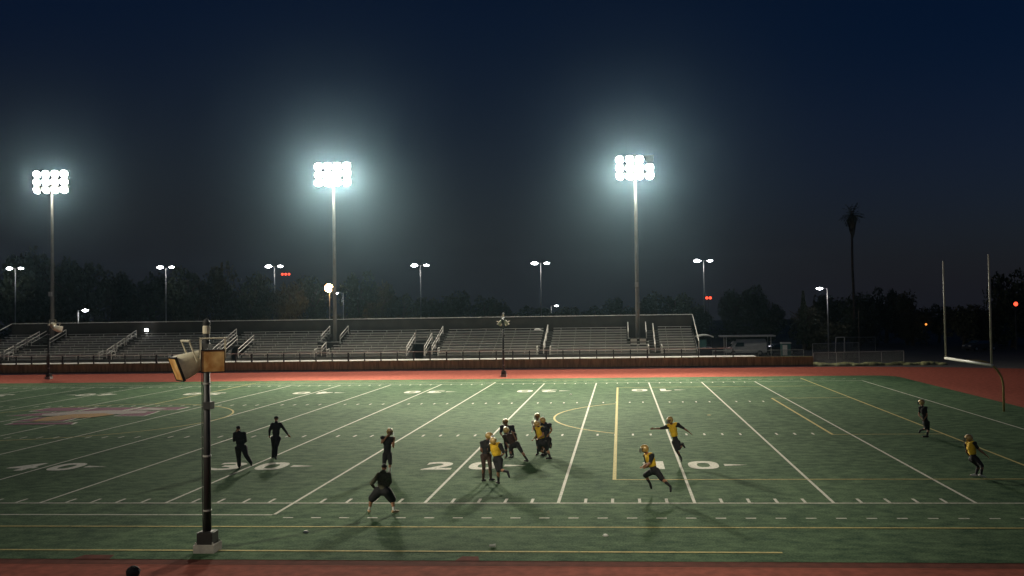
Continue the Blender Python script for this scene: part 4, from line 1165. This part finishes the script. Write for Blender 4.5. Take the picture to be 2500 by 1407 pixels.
def person(key, label, group, look):
    (x, y), face, hf, J = POSES[key]
    J = {k: V(v) for k, v in J.items()}
    root = thing('person', label, 'person', (x, y, 0), 0, group)
    hipc = (J['lh'] + J['rh']) / 2
    chest = (J['ls'] + J['rs']) / 2
    up = (chest - hipc).normalized()
    F = V((face[0], face[1], 0)); F = (F - up * F.dot(up)).normalized()
    S = F.cross(up)          # person's right
    H = V((hf[0], hf[1], -0.08)).normalized()
    HS = H.cross(V((0, 0, 1))).normalized(); HU = HS.cross(H)
    # shoulders and hips keep a human width across the body even when seen edge-on
    tl = (chest - hipc).length
    spine = lambda t: hipc + up * tl * t
    bulk = look.get('bulk', 1.0)
    skin = look.get('skin', 'skin_b')
    b = MB()
    hd = J['head']
    b.ell(hd + HU * 0.025, (HS * 0.074, H * 0.094, HU * 0.105))                       # skull
    b.ell(hd - HU * 0.055 + H * 0.028, (HS * 0.056, H * 0.064, HU * 0.068))            # jaw
    b.ell(hd - HU * 0.015 + H * 0.098, (HS * 0.014, H * 0.020, HU * 0.026))            # nose
    b.ell(hd + HU * 0.022 + H * 0.080, (HS * 0.050, H * 0.014, HU * 0.012))            # brow
    b.ell(hd - HU * 0.065 + H * 0.086, (HS * 0.024, H * 0.012, HU * 0.010))            # lips
    for s in (-1, 1):
        b.ell(hd + HS * s * 0.075 - HU * 0.005, (HS * 0.010, H * 0.022, HU * 0.032))   # ears
        b.ell(hd + HS * s * 0.030 + HU * 0.004 + H * 0.080, (HS * 0.015, H * 0.012, HU * 0.010))  # eyes
    b.cap(hd - HU * 0.06 - H * 0.01, 0.056, chest + up * 0.05, 0.066)
    sw = 0.165 * bulk
    b.ell(spine(0.80), (S * sw, F * 0.115 * bulk, up * 0.19))
    b.ell(spine(0.45), (S * 0.145 * bulk, F * 0.105 * bulk, up * 0.20))
    b.ell(spine(0.04), (S * 0.160 * bulk, F * 0.120 * bulk, up * 0.15))
    for a in ('l', 'r'):
        sh, el, wr = J[a + 's'], J[a + 'e'], J[a + 'w']
        hp, kn, an, to = J[a + 'h'], J[a + 'k'], J[a + 'a'], J[a + 't']
        b.cap(spine(0.9), 0.08, sh, 0.062 * bulk)
        b.cap(sh, 0.060 * bulk, el, 0.043 * bulk); b.cap(el, 0.043 * bulk, wr, 0.029)
        b.cap(el.lerp(wr, 0.12), 0.046 * bulk, el.lerp(wr, 0.45), 0.038)
        hand(b, wr, el, (F if look.get('palm') != 'in' else (chest - wr).normalized()), look.get('curl', 0.7))
        b.cap(hp, 0.100 * bulk, kn, 0.060 * bulk)
        b.cap(hp.lerp(kn, 0.1), 0.102 * bulk, hp.lerp(kn, 0.55), 0.080 * bulk)
        b.cap(kn, 0.058 * bulk, an, 0.038)
        kf = (kn.lerp(an, 0.3) - F * 0.022)
        b.cap(kn.lerp(an, 0.1), 0.054 * bulk, kf, 0.058 * bulk); b.cap(kf, 0.058 * bulk, kn.lerp(an, 0.7), 0.042)
        ft = to - an; ft = ft if ft.length > 0.05 else F * 0.2
        b.cap(an - ft.normalized() * 0.04 - V((0, 0, 0.03)), 0.036, to, 0.028)
    cloth('body', b, M[skin], root, 0.0125, 2)
    # ---- shirt or jersey
    j = MB()
    pad = look.get('pads', False)
    e = 0.018
    j.ell(spine(0.78), (S * (sw + e + 0.015), F * (0.125 * bulk + e), up * 0.215))
    j.ell(spine(0.45), (S * (0.150 * bulk + e), F * (0.112 * bulk + e), up * 0.22))
    j.ell(spine(0.10), (S * (0.152 * bulk + e), F * (0.115 * bulk + e), up * 0.17))
    j.cap(spine(0.98), 0.075, chest + up * 0.07, 0.078)
    for a in ('l', 'r'):
        sh, el, wr = J[a + 's'], J[a + 'e'], J[a + 'w']
        if pad:
            out = (sh - spine(0.85)).normalized()
            j.ell(sh + up * 0.035, (S * 0.105, F * 0.115, up * 0.075))
            j.cap(spine(0.95), 0.10, sh + up * 0.02, 0.098)
        else:
            j.cap(spine(0.92), 0.09, sh, 0.075 * bulk)
        sl = look.get('sleeve', 0.55)
        if sl <= 1:
            j.cap(sh, (0.072 + (0.02 if pad else 0)) * bulk, sh.lerp(el, sl), 0.060 * bulk)
        else:
            j.cap(sh, 0.072 * bulk, el, 0.058 * bulk); j.cap(el, 0.056 * bulk, el.lerp(wr, sl - 1), 0.042)
    if look.get('hood'):
        j.ell(chest + up * 0.08 - F * 0.07, (S * 0.11, F * 0.07, up * 0.07))
    cloth(look.get('top_name', 'jersey'), j, M[look['top']], root)
    # ---- trousers or shorts
    t = MB()
    t.ell(spine(0.03), (S * (0.168 * bulk + 0.01), F * (0.125 * bulk + 0.012), up * 0.165))
    lg_ = look.get('leg', 1.1)
    loose = look.get('loose', 0.012)
    for a in ('l', 'r'):
        hp, kn, an = J[a + 'h'], J[a + 'k'], J[a + 'a']
        t.cap(spine(0.03), 0.11, hp, 0.10)
        if lg_ <= 1:
            t.cap(hp, 0.105 * bulk + loose, hp.lerp(kn, lg_), 0.075 * bulk + loose)
        else:
            t.cap(hp, 0.105 * bulk + loose, kn, 0.064 * bulk + loose)
            t.cap(kn, 0.064 * bulk + loose, kn.lerp(an, lg_ - 1), 0.050 * bulk + loose * 0.7)
    cloth(look.get('bottom_name', 'trousers'), t, M[look['bottom']], root)
    # ---- socks and shoes
    for a in ('l', 'r'):
        kn, an, to = J[a + 'k'], J[a + 'a'], J[a + 't']
        ft = to - an; ft = ft if ft.length > 0.05 else F * 0.2
        to = an + ft * 0.85 if to.z < 0.06 else to
        ftn = ft.normalized()
        if look.get('sock'):
            sk = MB(); st = look.get('sock_top', 0.4)
            sk.cap(kn.lerp(an, st), 0.060 if st < 0.6 else 0.05, kn.lerp(an, 0.7), 0.050).cap(kn.lerp(an, 0.7), 0.050, an, 0.045)
            cloth('sock', sk, M[look['sock']], root, 0.018, 1)
        s = MB()
        heel = an - ftn * 0.05 - V((0, 0, 0.035))
        heel.z = max(heel.z, 0.045)
        toe = V((to.x, to.y, max(to.z, 0.045)))
        s.cap(heel, 0.046, heel.lerp(toe, 0.6), 0.048).cap(heel.lerp(toe, 0.5), 0.048, toe, 0.038).cap(an - V((0, 0, 0.02)), 0.046, heel.lerp(toe, 0.3), 0.045)
        cloth('shoe', s, M[look.get('shoe', 'black_cloth')], root, 0.014, 1)
    # ---- bib
    if look.get('bib'):
        v = MB()
        v.ell(spine(0.80), (S * (sw + 0.055), F * (0.125 * bulk + 0.045), up * 0.225))
        v.ell(spine(0.52), (S * (0.150 * bulk + 0.045), F * (0.112 * bulk + 0.04), up * 0.20))
        for a in ('l', 'r'):
            v.cap(spine(0.98), 0.115, spine(0.92).lerp(J[a + 's'], 0.72) + up * 0.05, 0.105)
        cloth('bib', v, M['yellow_cloth'], root)
    # ---- headgear
    if look.get('helmet'):
        c = hd + HU * 0.02
        bm = bmesh.new()
        A, B_, D = HS * 0.128, H * 0.152, HU * 0.142
        e_ = MB().ell(c, (A, B_, D), 22, 14)
        keep = []
        for f in e_.f:
            m_ = sum((V(e_.v[i]) for i in f), V((0, 0, 0))) / len(f) - c
            fw, ups, sd = m_.dot(H) / 0.152, m_.dot(HU) / 0.142, abs(m_.dot(HS)) / 0.128
            if (fw > 0.40 and ups < 0.30) or ups < -0.80: continue
            keep.append(f)
        for v in e_.v: bm.verts.new(v)
        bm.verts.ensure_lookup_table()
        for f in keep: bm.faces.new([bm.verts[i] for i in f])
        bmesh.ops.delete(bm, geom=[v for v in bm.verts if not v.link_faces], context='VERTS')
        bmesh.ops.solidify(bm, geom=bm.faces[:], thickness=0.016)
        bmesh.ops.recalc_face_normals(bm, faces=bm.faces[:])
        me = bpy.data.meshes.new('helmet'); bm.to_mesh(me); bm.free()
        me.materials.append(M['gold'])
        for p in me.polygons: p.use_smooth = True
        ho = link('helmet', me, root)
        fm = MB()
        def arc(zo, fwd, span=1.05):
            pts = []
            for k in range(11):
                a = -span + 2 * span * k / 10
                pts.append(c + HS * 0.125 * math.sin(a) / math.sin(1.05) + H * (0.035 + fwd * math.cos(a)) + HU * zo)
            fm.tube(pts, 0.008, 6)
        arc(-0.030, 0.150); arc(-0.075, 0.155); arc(-0.115, 0.140)
        for s in (-0.04, 0.04):
            fm.tube([c + H * 0.155 + HS * s + HU * 0.03, c + H * 0.185 + HS * s - HU * 0.05, c + H * 0.172 + HS * s - HU * 0.115], 0.008, 6)
        obj('facemask', fm, M['facemask'], ho)
        stp = MB()
        for k in range(12):
            a0, a1 = [R(-20 + 170 * (q) / 12) for q in (k, k + 1)]
            vs = []
            for a in (a0, a1):
                for s in (-0.022, 0.022):
                    vs.append(c + H * 0.1575 * math.cos(a) + HU * 0.1475 * math.sin(a) + HS * s)
            if math.cos(a0) > 0.4 and math.sin(a0) < 0.32: continue
            stp.add(vs, [(0, 1, 3, 2)])
        obj('helmet_stripe', stp, M['white_cloth'], ho)
    elif look.get('cap'):
        cp = MB()
        c = hd + HU * 0.055
        cp.ell(c, (HS * 0.088, H * 0.108, HU * 0.085))
        cm = cloth('cap', cp, M[look['cap']], root, 0.012, 2)
        br = MB().ell(c + H * 0.135 - HU * 0.005, (HS * 0.075, H * 0.075, HU * 0.010))
        obj('cap_brim', br, M[look['cap']], cm, True)
    elif look.get('hair'):
        hr = MB()
        rng = random.Random(5)
        hr.ell(hd + HU * 0.045 - H * 0.012, (HS * look['hair'], H * look['hair'] * 1.08, HU * look['hair']))
        for k in range(60):
            d = V((rng.gauss(0, 1), rng.gauss(0, 1), abs(rng.gauss(0, 1)))).normalized()
            hr.sph(hd + HU * 0.045 - H * 0.012 + d * look['hair'] * 0.97, 0.018, 6, 5)
        cloth('hair', hr, M['hair'], root, 0.01, 1)
    return root

PL = dict(helmet=True, pads=True, sleeve=0.6, top='black_cloth', bottom='black_cloth', leg=1.05, sock='black_cloth', sock_top=0.45, shoe='black_cloth', bulk=1.02)
def pl(**k): d = dict(PL); d.update(k); return d
GP = 'players practising on the field'
GC = 'coaches standing on the field'
person('coach_call', 'man in dark clothes walking with hands raised to his face, nearest the foreground pole', GC,
       dict(top='black_cloth', bottom='black_cloth', top_name='jacket', bulk=1.18, sleeve=1.95, leg=1.95, loose=0.028, cap='black_cloth', skin='skin_a', palm='in'))
person('coach_walk', 'man in black jacket and cap striding away with arms swinging out', GC,
       dict(top='black_cloth', bottom='black_cloth', top_name='jacket', bulk=1.08, sleeve=1.95, leg=1.95, loose=0.022, cap='black_cloth', skin='skin_a'))
person('quarterback', 'quarterback in gold helmet and black kit holding both hands up by his face', GP,
       pl(skin='skin_a', sleeve=0.35, palm='in', leg=1.0, sock='white_cloth', sock_top=0.5, bulk=0.95))
person('coach_wide', 'coach in olive hoodie and black shorts seen from behind, legs wide apart', GC,
       dict(top='olive_cloth', bottom='black_cloth', top_name='hoodie', bottom_name='shorts', bulk=1.15, sleeve=1.95, leg=0.92, loose=0.05, cap='black_cloth', hood=True,
            skin='skin_a', sock='white_cloth', sock_top=0.66, shoe='tan_shoe'))
person('lineman_left', 'player in gold helmet and all dark kit standing left of the yellow bib blocker', GP, pl(bottom='brown_cloth', leg=1.9, loose=0.006))
person('vest_left', 'player in yellow bib with one shin kicked back, gripping the dark player at his left', GP, pl(bib=True, skin='skin_a', sleeve=0.9))
person('blocker_back', 'player in black jersey facing the camera behind the crouched brown-clad lineman', GP, pl(top='navy_cloth', sleeve=0.9, skin='skin_a'))
person('blocker_front', 'crouched player in dark brown kit lunging left with legs spread', GP, pl(top='brown_cloth', bottom='black_cloth', sleeve=0.9))
person('lineman_far', 'player at the back of the right-hand cluster in a pale sleeve, only helmet clear', GP, pl(top='white_cloth', skin='skin_a'))
person('vest_right', 'player in yellow bib running left inside the right-hand cluster', GP, pl(bib=True, skin='skin_a', sleeve=0.5))
person('lineman_right', 'player in black kit at the right of the cluster, one foot lifted behind', GP, pl(top='navy_cloth', sleeve=0.5, skin='skin_a'))
person('receiver_arms', 'player in yellow bib leaping with both arms stretched out wide', GP, pl(bib=True, sleeve=0.9, curl=0.5, bulk=0.95, leg=1.9, loose=0.004))
person('ball_carrier', 'player in yellow bib sprinting left with a brown football under his arm', GP, pl(bib=True, sleeve=0.95, skin='skin_a', palm='in', curl=0.9, leg=0.95, loose=0.02))
person('deep_player', 'player in black kit running alone at right, farther from the camera', GP, pl(skin='skin_a', bulk=0.95))
person('deep_vest', 'player in yellow bib bending low at far right with white shoes', GP, pl(bib=True, shoe='white_cloth', bulk=0.95, leg=1.3))
POSES['spectator'] = ((-20.82, -13.9), (0, 1), (0.1, 1), {'pelvis': (0, 0, 0.90), 'neck': (0, 0.02, 1.47), 'head': (0.0, 0.04, 1.63), 'ls': (-0.19, 0.01, 1.42), 'rs': (0.19, 0.01, 1.42),
    'le': (-0.24, -0.02, 1.13), 'lw': (-0.22, 0.10, 0.90), 're': (0.24, -0.02, 1.13), 'rw': (0.22, 0.10, 0.90), 'lh': (-0.1, 0, 0.88), 'rh': (0.1, 0, 0.88),
    'lk': (-0.11, 0.03, 0.48), 'la': (-0.12, 0, 0.09), 'lt': (-0.13, 0.2, 0.045), 'rk': (0.11, 0.03, 0.48), 'ra': (0.12, 0, 0.09), 'rt': (0.13, 0.2, 0.045)})
person('spectator', 'dark haired person on the near track, only the head above the bottom edge', None,
       dict(top='black_cloth', bottom='black_cloth', top_name='jacket', bulk=1.05, sleeve=1.95, leg=1.95, loose=0.02, hair=0.122, skin='skin_a'))
# football under the carrier's arm
(px_, py_), _, _, J = POSES['ball_carrier']
bp_ = Vector((px_, py_, 0)) + (Vector(J['rw']) * 0.6 + Vector(J['lw']) * 0.4) + Vector((0.06, 0.02, 0.02))
fb = thing('football', 'brown leather football tucked under the sprinting ball carrier\'s arm', 'football', tuple(bp_), R(20))
prof = [(0.004, -0.145), (0.04, -0.115), (0.068, -0.07), (0.084, -0.02), (0.086, 0.0), (0.084, 0.02), (0.068, 0.07), (0.04, 0.115), (0.004, 0.145)]
obj('ball_skin', MB().lathe(prof, 16, (0, 0, 0), (1, 0, 0.25)), M['ball'], fb, True)
obj('ball_laces', MB().bar((-0.05, -0.02, 0.075), (0.05, -0.02, 0.1), 0.012), M['white_cloth'], fb)

# ------------------------------------------------------------------ night haze in the floodlit air
hz = MB().box(-440, 440, -62, 420, -1.0, 32.0)
hm = bpy.data.materials.new('haze')
hm.use_nodes = True
hm.cycles.volume_sampling = 'EQUIANGULAR'
hm.cycles.homogeneous_volume = True
nt = hm.node_tree
nt.nodes.remove(nt.nodes["Principled BSDF"])
pv = nt.nodes.new("ShaderNodeVolumePrincipled")
pv.inputs["Color"].default_value = (0.50, 0.80, 0.98, 1)
pv.inputs["Density"].default_value = HAZE_DENSITY
pv.inputs["Anisotropy"].default_value = 0.94
nt.links.new(pv.outputs[0], nt.nodes["Material Output"].inputs["Volume"])
tag(obj('haze', hz, hm), kind='stuff')
